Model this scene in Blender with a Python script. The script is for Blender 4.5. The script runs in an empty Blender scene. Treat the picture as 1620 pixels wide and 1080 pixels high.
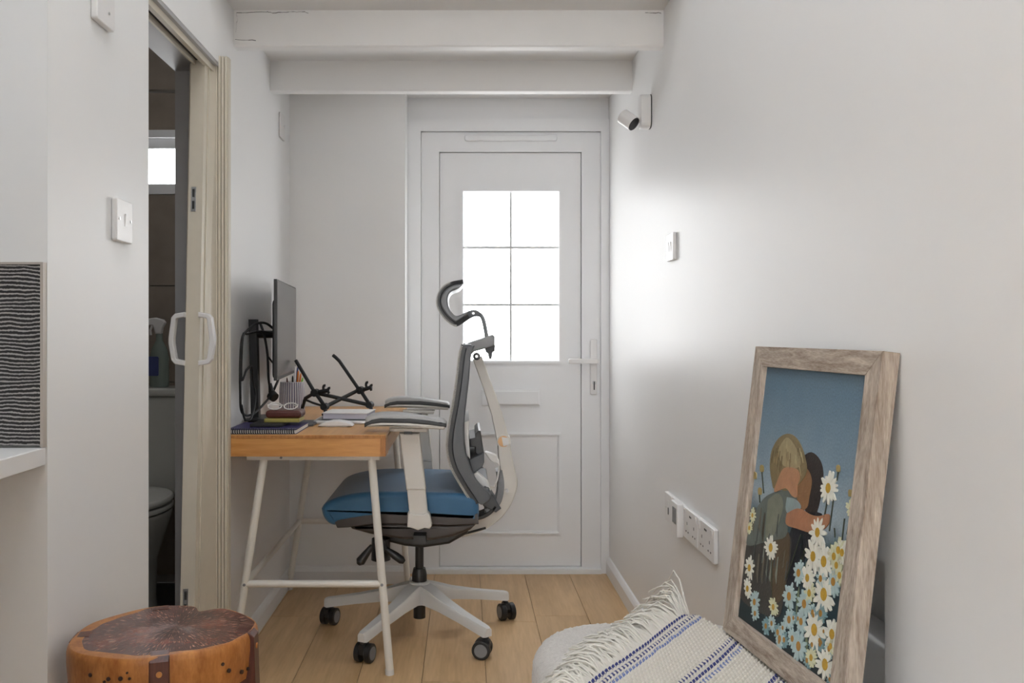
import bpy, bmesh, math, random
from mathutils import Vector, Matrix, noise
R = random.Random(7)
F = 1388.0; VX = 734.0; VY = 524.0; CH = 1.045      # focal length in pixels, principal point, camera height
sc = bpy.context.scene; COL = sc.collection

# ---------------------------------------------------------------- camera, world, light, exposure
cam = bpy.data.cameras.new('camera'); camo = bpy.data.objects.new('camera', cam); COL.objects.link(camo)
camo.location = (0, 0, CH); camo.rotation_euler = (math.pi/2, 0, 0)
cam.sensor_width = 36; cam.lens = F*36/1620
cam.shift_x = (810-VX)/1620; cam.shift_y = -(540-VY)/1620
cam.clip_start = 0.05
sc.camera = camo
w = bpy.data.worlds.new('daylight'); sc.world = w; w.use_nodes = True
w.node_tree.nodes['Background'].inputs[0].default_value = (0.86, 0.93, 1.0, 1)
w.node_tree.nodes['Background'].inputs[1].default_value = 1.5
def area(name, loc, rot, sx, sy, power, col):
    l = bpy.data.lights.new(name, 'AREA'); l.shape = 'RECTANGLE'; l.size = sx; l.size_y = sy; l.energy = power; l.color = col
    o = bpy.data.objects.new(name, l); o.location = loc; o.rotation_euler = rot; COL.objects.link(o); return o
REAR_POWER = 740; ROOF_POWER = 10; GLASS = 4.0; BATH_GLASS = 12.0
area('rear_window_daylight', (-0.60, -4.53, 1.30), (-math.pi/2, math.pi, 0), 2.1, 1.7, REAR_POWER, (1.0, 0.985, 0.965))
area('rooflight_daylight', (-0.35, 0.75, 3.27), (0, 0, 0), 1.5, 1.7, ROOF_POWER, (1.0, 0.98, 0.955))
vs = sc.view_settings; vs.view_transform = 'Standard'; vs.look = 'None'; vs.gamma = 1; vs.use_curve_mapping = False
vs.exposure = 0.72

# ---------------------------------------------------------------- helpers
def P(px, py, Y): return Vector(((px-VX)*Y/F, Y, CH-(py-VY)*Y/F))
def XZ(pts, Y): return [((x-VX)*Y/F, CH-(y-VY)*Y/F) for x, y in pts]
WORLD = {}
def obj(name, bm, mat, parent=None, smooth=40, stuff=False):
    if not isinstance(bm, bmesh.types.BMesh): raise TypeError
    bmesh.ops.recalc_face_normals(bm, faces=bm.faces)
    vsx = [v.co for v in bm.verts]
    lo = Vector([min(v[i] for v in vsx) for i in range(3)]); hi = Vector([max(v[i] for v in vsx) for i in range(3)])
    o0 = Vector(((lo.x+hi.x)/2, (lo.y+hi.y)/2, lo.z))
    for v in bm.verts: v.co -= o0
    me = bpy.data.meshes.new(name); bm.to_mesh(me); bm.free()
    if smooth:
        for p in me.polygons: p.use_smooth = True
        try: me.set_sharp_from_angle(angle=math.radians(smooth))
        except Exception: pass
    if isinstance(mat, (list, tuple)):
        for m in mat: me.materials.append(m)
    else: me.materials.append(mat)
    o = bpy.data.objects.new(name, me); COL.objects.link(o); WORLD[o.name] = o0
    if 0 < smooth < 80:
        wn = o.modifiers.new('weighted_normals', 'WEIGHTED_NORMAL'); wn.keep_sharp = True
    if parent is not None:
        o.parent = parent; o.location = o0-WORLD[parent.name]
    else: o.location = o0
    if stuff: o['kind'] = 'stuff'
    return o
def thing(name, label, cat, loc, group=None):
    o = bpy.data.objects.new(name, None); COL.objects.link(o); o.location = loc; o.empty_display_size = .05
    WORLD[o.name] = Vector(loc); return tag(o, label, cat, group)
def tag(o, label, cat, group=None):
    o['label'] = label; o['category'] = cat
    if group: o['group'] = group
    return o
def struct(name, bm, mat, parent=None, smooth=35, label=None):
    o = obj(name, bm, mat, parent, smooth)
    if parent is None: o['kind'] = 'structure'
    if label: o['label'] = label
    return o
def NB(): return bmesh.new()
def box(bm, x0, x1, y0, y1, z0, z1):
    vs_ = [bm.verts.new((x, y, z)) for x in (x0, x1) for y in (y0, y1) for z in (z0, z1)]
    for f in ((0,1,3,2),(4,6,7,5),(0,4,5,1),(2,3,7,6),(0,2,6,4),(1,5,7,3)): bm.faces.new([vs_[i] for i in f])
    return bm
def hexa(bm, c8):      # eight corners: bottom four then top four
    v = [bm.verts.new(c) for c in c8]
    for f in ((0,1,2,3),(7,6,5,4),(0,4,5,1),(1,5,6,2),(2,6,7,3),(3,7,4,0)): bm.faces.new([v[i] for i in f])
    return bm
def rrect(a0, a1, b0, b1, r, n=4):
    out = []
    for (ca, cb, s) in ((a1-r, b1-r, 0), (a0+r, b1-r, 1), (a0+r, b0+r, 2), (a1-r, b0+r, 3)):
        for k in range(n+1):
            t = math.pi/2*(s+k/n); out.append((ca+r*math.cos(t), cb+r*math.sin(t)))
    return out
def inset(prof, d):
    n = len(prof)
    ar = sum(prof[i][0]*prof[(i+1) % n][1]-prof[(i+1) % n][0]*prof[i][1] for i in range(n))
    sg = 1 if ar > 0 else -1
    out = []
    for i in range(n):
        a, b, c = prof[i-1], prof[i], prof[(i+1) % n]
        e1 = Vector((b[0]-a[0], b[1]-a[1])); e2 = Vector((c[0]-b[0], c[1]-b[1]))
        if e1.length < 1e-9: e1 = e2
        if e2.length < 1e-9: e2 = e1
        e1.normalize(); e2.normalize()
        n1 = Vector((-e1.y, e1.x))*sg; n2 = Vector((-e2.y, e2.x))*sg
        m = n1+n2
        if m.length < .3: m = n1.copy()
        m.normalize(); k = 1/max(.5, m.dot(n1))
        out.append((b[0]+m.x*d*k, b[1]+m.y*d*k))
    return out
def rprism(bm, prof, fmap, t0, t1, r=0.0, n=3):
    rows = []
    if r <= 0: rows = [(t0, 0), (t1, 0)]
    else:
        sg = 1 if t1 > t0 else -1
        for k in range(n+1):
            a = math.pi/2*k/n; rows.append((t0+sg*r*(1-math.cos(a)) if False else t0+sg*r*(1-math.cos(a)), r*(1-math.sin(a))))
        rows = [(t0+sg*r*(1-math.cos(math.pi/2*k/n)), r*(1-math.sin(math.pi/2*k/n))) for k in range(n+1)]
        rows += [(t0+t1-t, i) for t, i in reversed(rows)]
    rings = []
    for t, i in rows:
        pr = inset(prof, i) if i > 1e-9 else prof
        rings.append([bm.verts.new(fmap(a, b, t)) for a, b in pr])
    m = len(prof)
    for q in range(len(rings)-1):
        for k in range(m):
            bm.faces.new((rings[q][k], rings[q][(k+1) % m], rings[q+1][(k+1) % m], rings[q+1][k]))
    bm.faces.new(rings[0][::-1]); bm.faces.new(rings[-1])
    return bm
def relen(line, n_):
    L_ = [0]
    for a, b in zip(line[:-1], line[1:]): L_.append(L_[-1]+math.hypot(b[0]-a[0], b[1]-a[1]))
    out = []; j = 0
    for i in range(n_):
        d = L_[-1]*i/(n_-1)
        while j < len(L_)-2 and L_[j+1] < d: j += 1
        f = (d-L_[j])/max(1e-9, L_[j+1]-L_[j]); out.append((line[j][0]+(line[j+1][0]-line[j][0])*f, line[j][1]+(line[j+1][1]-line[j][1])*f))
    return out
def strip(bm, la, lb, t0, t1, n_=60, bev=0.0):      # a curved band between two lines running the same way, given depth along y
    la, lb = relen(la, n_), relen(lb, n_)
    if bev:
        rows = []
        for a, b in zip(la, lb):
            A, B = Vector(a), Vector(b); d = (B-A).normalized()*bev
            rows.append([(A+d, t0), (A, t0+bev), (A, t1-bev), (A+d, t1), (B-d, t1), (B, t1-bev), (B, t0+bev), (B-d, t0)])
    else: rows = [[(Vector(a), t0), (Vector(a), t1), (Vector(b), t1), (Vector(b), t0)] for a, b in zip(la, lb)]
    vs_ = [[bm.verts.new((p.x, t, p.y)) for p, t in r] for r in rows]; m = len(rows[0])
    for q in range(n_-1):
        for k in range(m): bm.faces.new((vs_[q][k], vs_[q][(k+1) % m], vs_[q+1][(k+1) % m], vs_[q+1][k]))
    bm.faces.new(vs_[0][::-1]); bm.faces.new(vs_[-1]); return bm
fXZ = lambda a, b, t: (a, t, b)       # profile in x,z, depth along y
fYZ = lambda a, b, t: (t, a, b)       # profile in y,z, depth along x
fXY = lambda a, b, t: (a, b, t)       # profile in x,y, height along z
def rbox(bm, x0, x1, y0, y1, z0, z1, r=.004, c=None):
    c = c or r
    return rprism(bm, rrect(x0, x1, y0, y1, c), fXY, z0, z1, r)
def smooth_path(pts, k=6):
    pts = [Vector(p) for p in pts]; out = []
    for i in range(len(pts)-1):
        a = pts[max(0, i-1)]; b = pts[i]; c = pts[i+1]; d = pts[min(len(pts)-1, i+2)]
        for j in range(k):
            t = j/k
            out.append(.5*((2*b)+(c-a)*t+(2*a-5*b+4*c-d)*t*t+(3*b-a-3*c+d)*t**3))
    out.append(pts[-1]); return out
def tube(bm, pts, r, n=10, smooth=0):
    pts = smooth_path(pts, smooth) if smooth else [Vector(p) for p in pts]
    rr = r if isinstance(r, (list, tuple)) else [r]*len(pts)
    if len(rr) != len(pts): rr = [r[0]+(r[-1]-r[0])*i/(len(pts)-1) for i in range(len(pts))]
    up = None; rings = []
    for i, p in enumerate(pts):
        d = (pts[min(i+1, len(pts)-1)]-pts[max(i-1, 0)]).normalized()
        if up is None: up = d.orthogonal().normalized()
        up = (up-d*up.dot(d)).normalized(); s = d.cross(up)
        rings.append([bm.verts.new(p+(up*math.cos(2*math.pi*k/n)+s*math.sin(2*math.pi*k/n))*rr[i]) for k in range(n)])
    for q in range(len(rings)-1):
        for k in range(n): bm.faces.new((rings[q][k], rings[q][(k+1) % n], rings[q+1][(k+1) % n], rings[q+1][k]))
    bm.faces.new(rings[0][::-1]); bm.faces.new(rings[-1]); return bm
def lathe(bm, c, prof, n=28, sx=1, sy=1):
    rings = []
    for r, z in prof:
        rings.append([bm.verts.new((c[0]+sx*max(r, 1e-4)*math.cos(2*math.pi*k/n), c[1]+sy*max(r, 1e-4)*math.sin(2*math.pi*k/n), c[2]+z)) for k in range(n)])
    for q in range(len(rings)-1):
        for k in range(n): bm.faces.new((rings[q][k], rings[q][(k+1) % n], rings[q+1][(k+1) % n], rings[q+1][k]))
    bm.faces.new(rings[0][::-1]); bm.faces.new(rings[-1]); return bm
def disc(bm, c, axis, r, h, n=20):      # short cylinder centred on c
    a = Vector(axis).normalized(); return tube(bm, [Vector(c)-a*h/2, Vector(c)+a*h/2], r, n)
def band(center, widths):               # ribbon polygon from a centre line (2D) and half widths
    L = []; Rr = []
    for i, p in enumerate(center):
        a = Vector(center[max(0, i-1)]); b = Vector(center[min(len(center)-1, i+1)]); d = (b-a).normalized(); nrm = Vector((-d.y, d.x))
        L.append(tuple(Vector(p)+nrm*widths[i])); Rr.append(tuple(Vector(p)-nrm*widths[i]))
    return L+Rr[::-1]

# ---------------------------------------------------------------- materials
def new_mat(name):
    m = bpy.data.materials.new(name); m.use_nodes = True; nt = m.node_tree
    return m, nt, nt.nodes['Principled BSDF']
def N(nt, t, **kw):
    n = nt.nodes.new(t)
    for k, v in kw.items(): setattr(n, k, v)
    return n
def paint(name, col, rough=.5, metal=0, spec=.5, bump=0, bscale=200, var=0, vscale=4, coat=0, sheen=0):
    m, nt, b = new_mat(name)
    b.inputs['Base Color'].default_value = (*col, 1); b.inputs['Roughness'].default_value = rough; b.inputs['Metallic'].default_value = metal
    b.inputs['Specular IOR Level'].default_value = spec; b.inputs['Coat Weight'].default_value = coat; b.inputs['Sheen Weight'].default_value = sheen
    g = N(nt, 'ShaderNodeNewGeometry')
    if var:
        t = N(nt, 'ShaderNodeTexNoise'); t.inputs['Scale'].default_value = vscale; t.inputs['Detail'].default_value = 5
        mx = N(nt, 'ShaderNodeMix', data_type='RGBA'); mx.inputs[6].default_value = (*[c*(1-var) for c in col], 1); mx.inputs[7].default_value = (*[min(1, c*(1+var)) for c in col], 1)
        nt.links.new(g.outputs['Position'], t.inputs['Vector']); nt.links.new(t.outputs['Fac'], mx.inputs[0]); nt.links.new(mx.outputs[2], b.inputs['Base Color'])
    if bump:
        t = N(nt, 'ShaderNodeTexNoise'); t.inputs['Scale'].default_value = bscale; t.inputs['Detail'].default_value = 4
        bp = N(nt, 'ShaderNodeBump'); bp.inputs['Strength'].default_value = bump; bp.inputs['Distance'].default_value = .002
        nt.links.new(g.outputs['Position'], t.inputs['Vector']); nt.links.new(t.outputs['Fac'], bp.inputs['Height']); nt.links.new(bp.outputs['Normal'], b.inputs['Normal'])
    return m
def wood(name, c0, c1, axis=1, scale=14, stretch=14, rough=.45, rand=0.0, fine=.5, bump=.1, spec=.4):
    m, nt, b = new_mat(name)
    g = N(nt, 'ShaderNodeNewGeometry'); mp = N(nt, 'ShaderNodeMapping'); s = [scale]*3; s[axis] = scale/stretch; mp.inputs['Scale'].default_value = s
    oi = N(nt, 'ShaderNodeObjectInfo'); ad = N(nt, 'ShaderNodeVectorMath', operation='SCALE'); ad.inputs[0].default_value = (3.1, 7.7, 5.3)
    nt.links.new(oi.outputs['Random'], ad.inputs['Scale']); av = N(nt, 'ShaderNodeVectorMath', operation='ADD')
    nt.links.new(g.outputs['Position'], av.inputs[0]); nt.links.new(ad.outputs[0], av.inputs[1]); nt.links.new(av.outputs[0], mp.inputs['Vector'])
    t1 = N(nt, 'ShaderNodeTexNoise'); t1.inputs['Scale'].default_value = 1; t1.inputs['Detail'].default_value = 6; t1.inputs['Distortion'].default_value = .8
    t2 = N(nt, 'ShaderNodeTexNoise'); t2.inputs['Scale'].default_value = 7; t2.inputs['Detail'].default_value = 3
    nt.links.new(mp.outputs[0], t1.inputs['Vector']); nt.links.new(mp.outputs[0], t2.inputs['Vector'])
    mx0 = N(nt, 'ShaderNodeMix'); mx0.inputs[0].default_value = fine*.6; nt.links.new(t1.outputs['Fac'], mx0.inputs[2]); nt.links.new(t2.outputs['Fac'], mx0.inputs[3])
    mr = N(nt, 'ShaderNodeMapRange'); mr.inputs[1].default_value = .33; mr.inputs[2].default_value = .67; nt.links.new(mx0.outputs[0], mr.inputs[0])
    mx = N(nt, 'ShaderNodeMix', data_type='RGBA'); mx.inputs[6].default_value = (*c0, 1); mx.inputs[7].default_value = (*c1, 1); nt.links.new(mr.outputs[0], mx.inputs[0])
    out = mx.outputs[2]
    if rand:
        hs = N(nt, 'ShaderNodeHueSaturation'); m2 = N(nt, 'ShaderNodeMapRange'); m2.inputs[3].default_value = 1-rand; m2.inputs[4].default_value = 1+rand
        nt.links.new(oi.outputs['Random'], m2.inputs[0]); nt.links.new(m2.outputs[0], hs.inputs['Value']); nt.links.new(out, hs.inputs['Color']); out = hs.outputs[0]
    nt.links.new(out, b.inputs['Base Color']); b.inputs['Roughness'].default_value = rough; b.inputs['Specular IOR Level'].default_value = spec
    bp = N(nt, 'ShaderNodeBump'); bp.inputs['Strength'].default_value = bump; bp.inputs['Distance'].default_value = .001
    nt.links.new(mx0.outputs[0], bp.inputs['Height']); nt.links.new(bp.outputs['Normal'], b.inputs['Normal'])
    return m
def emit(name, col, s):
    m, nt, b = new_mat(name); b.inputs['Base Color'].default_value = (.8, .8, .8, 1); b.inputs['Roughness'].default_value = .3
    b.inputs['Emission Color'].default_value = (*col, 1); b.inputs['Emission Strength'].default_value = s; return m
M = {}
M['wall'] = paint('satin_white_wall_paint', (.86, .857, .85), .42, spec=.5, bump=.06, bscale=60, var=.015, vscale=3)
M['ceiling'] = paint('matt_white_ceiling_paint', (.87, .867, .86), .8, bump=.05, bscale=80)
M['beam'] = paint('gloss_white_beam_paint', (.87, .865, .857), .55, bump=.15, bscale=30, var=.02, vscale=6)
M['trim'] = paint('white_gloss_trim', (.86, .855, .85), .3)
M['upvc'] = paint('white_upvc', (.87, .875, .885), .34)
M['glass'] = emit('daylit_frosted_glass', (.97, .985, 1.0), GLASS)
M['bath_glass'] = emit('daylit_bathroom_glass', (.97, .985, 1.0), BATH_GLASS)
M['bar'] = paint('grey_glazing_bar', (.62, .63, .64), .4)
M['oak'] = wood('oak_laminate', (.50, .315, .15), (.70, .475, .26), 1, 16, 12, .38, .10, .55, .06)
M['subfloor'] = paint('dark_underlay', (.10, .06, .03), .8)
M['bamboo'] = wood('bamboo_side', (.46, .20, .05), (.66, .33, .10), 0, 30, 10, .4, 0, .5, .05)
M['bamboo_top'] = wood('bamboo_top', (.52, .26, .085), (.66, .36, .13), 1, 60, 22, .35, 0, .4, .04)
M['bamboo_end'] = wood('bamboo_end_grain', (.30, .11, .025), (.50, .23, .07), 2, 150, 6, .5, 0, .5, .1)
M['white_steel'] = paint('white_powder_coated_steel', (.78, .75, .69), .35)
M['chair_white'] = paint('pale_grey_chair_plastic', (.66, .63, .58), .4)
M['chair_light'] = paint('off_white_chair_plastic', (.70, .69, .67), .42)
M['dark_grey'] = paint('dark_grey_plastic', (.075, .08, .088), .42)
M['mid_grey'] = paint('mid_grey_plastic', (.22, .225, .235), .45)
M['black'] = paint('black_plastic', (.012, .012, .013), .4)
M['matt_black'] = paint('matt_black_plastic', (.010, .010, .011), .6)
M['blue'] = paint('teal_blue_seat_fabric', (.018, .105, .215), .5, bump=.12, bscale=900, sheen=.25)
M['brown_trim'] = paint('dark_brown_plastic', (.045, .035, .030), .45)
M['mesh'] = paint('charcoal_mesh_fabric', (.03, .03, .032), .8, bump=.5, bscale=900)
M['rib'] = paint('pale_mesh_edge_thread', (.62, .60, .56), .7)
M['pad'] = paint('grey_arm_pad', (.42, .415, .41), .5)
M['steel'] = paint('brushed_steel', (.55, .55, .55), .3, 1)
M['orange_core'] = paint('wood_tone_disc', (.72, .42, .2), .4)
M['screen'] = paint('switched_off_screen', (.03, .03, .032), .22, spec=.7)
M['navy'] = paint('purple_navy_cover', (.030, .024, .10), .5, spec=.25, var=.2, vscale=60)
M['paper'] = paint('white_paper', (.78, .76, .74), .7)
M['lilac_paper'] = paint('lilac_page_edges', (.55, .53, .60), .7)
M['aluminium'] = paint('silver_aluminium', (.62, .62, .62), .35, .6)
M['ceramic'] = paint('ribbed_white_ceramic', (.72, .70, .72), .5)
M['groove'] = paint('purple_grey_glaze_groove', (.20, .18, .25), .6)
M['pine'] = wood('pale_turned_wood', (.55, .36, .2), (.68, .48, .3), 2, 40, 6)
M['wallet'] = paint('red_brown_leather', (.10, .025, .018), .3, var=.3, vscale=40)
M['olive'] = paint('olive_yellow_box', (.35, .30, .07), .5)
M['orange'] = paint('orange_pencil', (.75, .22, .03), .4)
M['green'] = paint('green_pen', (.25, .55, .08), .4)
M['pen_blue'] = paint('blue_pen', (.05, .07, .22), .4)
M['cream_pvc'] = paint('cream_pvc', (.66, .605, .50), .45, var=.04, vscale=30)
M['jamb'] = paint('grey_painted_jamb', (.42, .415, .42), .45)
M['white_plastic'] = paint('white_plastic', (.80, .785, .775), .3)
M['dark_slot'] = paint('dark_slot', (.03, .03, .03), .6)
M['lcd'] = paint('grey_display', (.16, .165, .17), .25)
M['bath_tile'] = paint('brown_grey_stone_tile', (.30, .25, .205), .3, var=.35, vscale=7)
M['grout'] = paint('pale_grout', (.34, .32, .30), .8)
M['bath_white'] = paint('sanitary_ware', (.62, .62, .58), .2)
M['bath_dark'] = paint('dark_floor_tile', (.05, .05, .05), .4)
M['bottle'] = paint('cleaner_bottle', (.22, .27, .24), .2)
M['worktop'] = paint('white_worktop', (.78, .77, .76), .35)

# ---------------------------------------------------------------- the room
XL, XR, YB, YD, ZC = -.724, .628, 3.643, 3.807, 2.055
XJ = -.867; ZH = 3.3; YM = 2.45
YJ0, YJ1, ZJ = 2.014, 2.645, 1.838          # doorway in the left wall
fl = struct('floor', box(NB(), -2.2, .66, -4.6, 3.95, -.06, -.0125), M['subfloor'])
PW = .193; Y0s = {-4: 3.4, -3: 3.22, -2: 3.004+1.0, -1: 3.004, 0: 2.623, 1: 3.16, 2: 3.225}
for k in range(-11, 4):
    xa = .067+(k-1)*PW; xb = xa+PW
    y = {-3: 3.22, -2: 3.62, -1: 3.004, 0: 2.623, 1: 3.16, 2: 3.225+.0, 3: 2.9}.get(k, 2.4+.37*((k*5) % 4))
    xa2, xb2 = max(xa, -2.2), min(xb, XR)
    if xb2-xa2 < .01: continue
    ends = [y+1.29-1.29*q for q in range(8)]
    lim = 3.9 if xb2 > XL else 1.525
    for a, b in zip(ends[1:], ends[:-1]):
        a2, b2 = max(a, -4.6), min(b, lim)
        if b2-a2 < .03: continue
        struct('plank', rbox(NB(), xa2+.0007, xb2-.0007, a2+.0007, b2-.0007, -.012, 0, .0008), M['oak'], fl)
# right wall with a low recess behind the leaning picture
NY0, NY1, NZ = 1.309, 1.74, .70
bm = NB(); box(bm, XR, .95, -4.6, YM, ZC, ZH); box(bm, XR, .95, -4.6, NY0, 0, ZC); box(bm, XR, .95, NY1, 3.95, 0, ZC); box(bm, XR, .95, NY0, NY1, NZ, ZC); box(bm, .715, .95, NY0, NY1, 0, NZ)
struct('wall_right', bm, M['wall'], smooth=0)
bm = NB(); rprism(bm, rrect(.648, .7148, .002, .56, .02), fXZ, NY0+.002, NY1-.002, .004); struct('trim_1', bm, M['trim'])
bm = NB(); box(bm, XJ, XL, 1.525, YJ0, 0, ZC); box(bm, XJ, XL, YJ0, YJ1, ZJ, ZC); box(bm, XJ, XL, YJ1, 3.95, 0, ZC)
box(bm, XJ, XL, 1.525, YM, ZC, ZH); struct('wall_left', bm, M['wall'], smooth=0)
struct('wall_kitchen', box(NB(), -2.2, XJ, 1.525, 1.62, 0, ZH), M['wall'], smooth=0)
struct('wall_far_left', box(NB(), -2.3, -2.2, -4.6, 1.62, 0, ZH), M['wall'], smooth=0)
struct('wall_added_light_block', box(NB(), -2.2, -.46, .55, .68, 0, ZH), M['wall'], smooth=0)  # added wall out of view, blocks rear window light to shade the worktop corner
bm = NB(); box(bm, XL, -.244, YB, 3.95, 0, ZC); box(bm, -.244, XR, 3.86, 3.95, 1.90, ZC); struct('wall_back', bm, M['wall'], smooth=0)
bm = NB()
box(bm, -2.2, -1.9, -4.7, -4.6, 0, ZH); box(bm, .55, XR, -4.7, -4.6, 0, ZH); box(bm, -1.9, .55, -4.7, -4.6, 0, .4); box(bm, -1.9, .55, -4.7, -4.6, 2.2, ZH)
struct('wall_front', bm, M['wall'], smooth=0)
bm = NB()
for a, b in ((-1.9, -1.85), (-.71, -.65), (.50, .55)): box(bm, a, b, -4.68, -4.62, .4, 2.2)
for a, b in ((.4, .45), (2.15, 2.2)): box(bm, -1.85, .50, -4.68, -4.62, a, b)
struct('window_1', bm, M['upvc'], smooth=0)
struct('ceiling', box(NB(), XJ, .95, YM, 3.95, ZC, ZC+.1), M['ceiling'], smooth=0)
struct('wall_mezzanine', box(NB(), XL, XR, YM, YM+.06, ZC+.1, ZH), M['wall'], smooth=0)
RX0, RX1, RY0, RY1 = -1.12, .42, -.12, 1.62
bm = NB(); box(bm, -2.3, .95, -4.7, RY0, ZH, ZH+.1); box(bm, -2.3, .95, RY1, YM+.06, ZH, ZH+.1); box(bm, -2.3, RX0, RY0, RY1, ZH, ZH+.1); box(bm, RX1, .95, RY0, RY1, ZH, ZH+.1)
struct('ceiling', bm, M['ceiling'], smooth=0)
bm = NB(); 
for (a, b, c, d) in ((RX0, RX0+.05, RY0, RY1), (RX1-.05, RX1, RY0, RY1), (RX0+.05, RX1-.05, RY0, RY0+.05), (RX0+.05, RX1-.05, RY1-.05, RY1)): box(bm, a, b, c, d, ZH+.02, ZH+.08)
struct('window_3', bm, M['upvc'], smooth=0)
# ceiling joists
for i, (y, lab) in enumerate(((2.76, 'white painted ceiling beam nearer the camera, cracked at its left end'), (3.274, 'white painted ceiling beam just in front of the door'))):
    bm = NB(); rprism(bm, rrect(y, y+.047, 1.941, ZC+.01, .006), fYZ, XL-.01, XR+.01, 0)
    b = obj('ceiling_beam', bm, M['beam']); tag(b, lab, 'beam', 'ceiling beams')
    if i == 0:
        c = NB()
        for path in ([(-.715, 2.047), (-.62, 2.050), (-.60, 2.046), (-.55, 2.050), (-.50, 2.049), (-.49, 2.045)], [(-.718, 1.985), (-.713, 2.03), (-.716, 2.047)], [(-.72, 1.963), (-.655, 1.960)], [(.57, 2.047), (.62, 2.046)]):
            fine = [path[0]]
            for (xa, za), (xb, zb) in zip(path[:-1], path[1:]):
                for q in range(1, 7): fine.append((xa+(xb-xa)*q/6+(R.random()-.5)*.002, za+(zb-za)*q/6+(R.random()-.5)*.0025))
            for (x0, z0), (x1, z1) in zip(fine[:-1], fine[1:]):
                h_ = .0003+.0006*R.random(); hexa(c, [(x0, y-.0005, z0-h_), (x1, y-.0005, z1-h_), (x1, y+.002, z1-h_), (x0, y+.002, z0-h_), (x0, y-.0005, z0+h_), (x1, y-.0005, z1+h_), (x1, y+.002, z1+h_), (x0, y+.002, z0+h_)])
        obj('crack', c, M['dark_slot'], b, 0)
# baseboards
def skirting(name, prof_axis, a0, a1, wallpos, sgn):
    bm = NB(); pr = [(0, 0), (sgn*.015, 0), (sgn*.015, .052), (sgn*.011, .062), (sgn*.006, .07), (0, .073)]
    if prof_axis == 'y': rprism(bm, [(wallpos+p[0], p[1]) for p in pr], fXZ, a0, a1)
    else: rprism(bm, [(wallpos+p[0], p[1]) for p in pr], fYZ, a0, a1)
    struct(name, bm, M['trim'], smooth=0)
skirting('baseboard_left', 'y', YJ1, YB, XL, 1); skirting('baseboard_right', 'y', NY1, 3.80, XR, -1); skirting('baseboard_right_near', 'y', -4.6, NY0, XR, -1)
skirting('baseboard_back', 'x', XL+.015, -.244, YB, -1)
skirting('baseboard_left_near', 'y', 1.525, YJ0, XL, 1)

# ---------------------------------------------------------------- front door
def dx(px, Y=YD): return (px-VX)*Y/F
def dz(py, Y=YD): return CH-(py-VY)*Y/F
do = bpy.data.objects.new('door_1', None); COL.objects.link(do); do.location = (.2, YD, 0); WORLD[do.name] = Vector((.2, YD, 0)); do['kind'] = 'structure'
do['label'] = 'white panelled front door with six frosted panes'
def frame_ring(bm, x0, x1, z0, z1, wl, wr, wt, wb, ya, yb):
    box(bm, x0, x0+wl, ya, yb, z0, z1); box(bm, x1-wr, x1, ya, yb, z0, z1)
    if wt: box(bm, x0+wl, x1-wr, ya, yb, z1-wt, z1)
    if wb: box(bm, x0+wl, x1-wr, ya, yb, z0, z0+wb)
    return bm
bm = NB(); frame_ring(bm, dx(645), XR-.001, 0, dz(190), dx(666)-dx(645), XR-dx(950), dz(190)-dz(209), 0, YD-.022, 3.86); obj('door_frame', bm, M['upvc'], do, 0)
box_b = NB(); box(box_b, -.244, XR-.001, YD-.004, 3.86, dz(190), ZC); obj('head_panel', box_b, M['upvc'], do, 0)
bm = NB(); frame_ring(bm, dx(666.6), dx(949.5), .018, dz(209.6), dx(695)-dx(666.6), dx(949.5)-dx(920), dz(209.6)-dz(240.5), .0, YD-.006, YD+.05)
box(bm, dx(695), dx(920), YD-.004, YD+.05, .018, .024); sash = obj('sash', bm, M['upvc'], do, 0)
# leaf panel with a glazed opening
gx0, gx1, gz0, gz1 = dx(733), dx(884), dz(570), dz(303)
bm = NB(); x0, x1, z0, z1 = dx(695.8), dx(919.2), .026, dz(241.3)
box(bm, x0, gx0, YD+.008, YD+.045, z0, z1); box(bm, gx1, x1, YD+.008, YD+.045, z0, z1); box(bm, gx0, gx1, YD+.008, YD+.045, z0, gz0); box(bm, gx0, gx1, YD+.008, YD+.045, gz1, z1)
leaf = obj('door_leaf', bm, M['upvc'], do, 0)
bm = NB(); frame_ring(bm, dx(668), dx(948), .02, dz(211), gx0-dx(668)-.004, dx(948)-gx1-.004, dz(211)-gz1-.004, gz0-.024, YD+.0505, YD+.058); obj('backing_board', bm, M['upvc'], leaf, 0)
bm = NB(); frame_ring(bm, dx(728), dx(889), dz(575), dz(298), .011, .011, .011, .011, YD, YD+.012); obj('glazing_bead', bm, M['upvc'], leaf, 0)
xs = [gx0, dx(808.5), gx1]; zs = [gz0, dz(482), dz(391), gz1]
for i in range(2):
    for j in range(3):
        obj('pane', box(NB(), xs[i]+.003, xs[i+1]-.003, YD+.018, YD+.026, zs[j]+.003, zs[j+1]-.003), M['glass'], leaf, 0)
bm = NB(); box(bm, xs[1]-.0048, xs[1]+.0048, YD+.012, YD+.028, gz0, gz1); obj('glazing_bar', bm, M['bar'], leaf, 0)
for z in zs[1:3]: obj('glazing_bar', box(NB(), gx0, gx1, YD+.0125, YD+.0275, z-.0048, z+.0048), M["bar"], leaf, 0)
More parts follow.
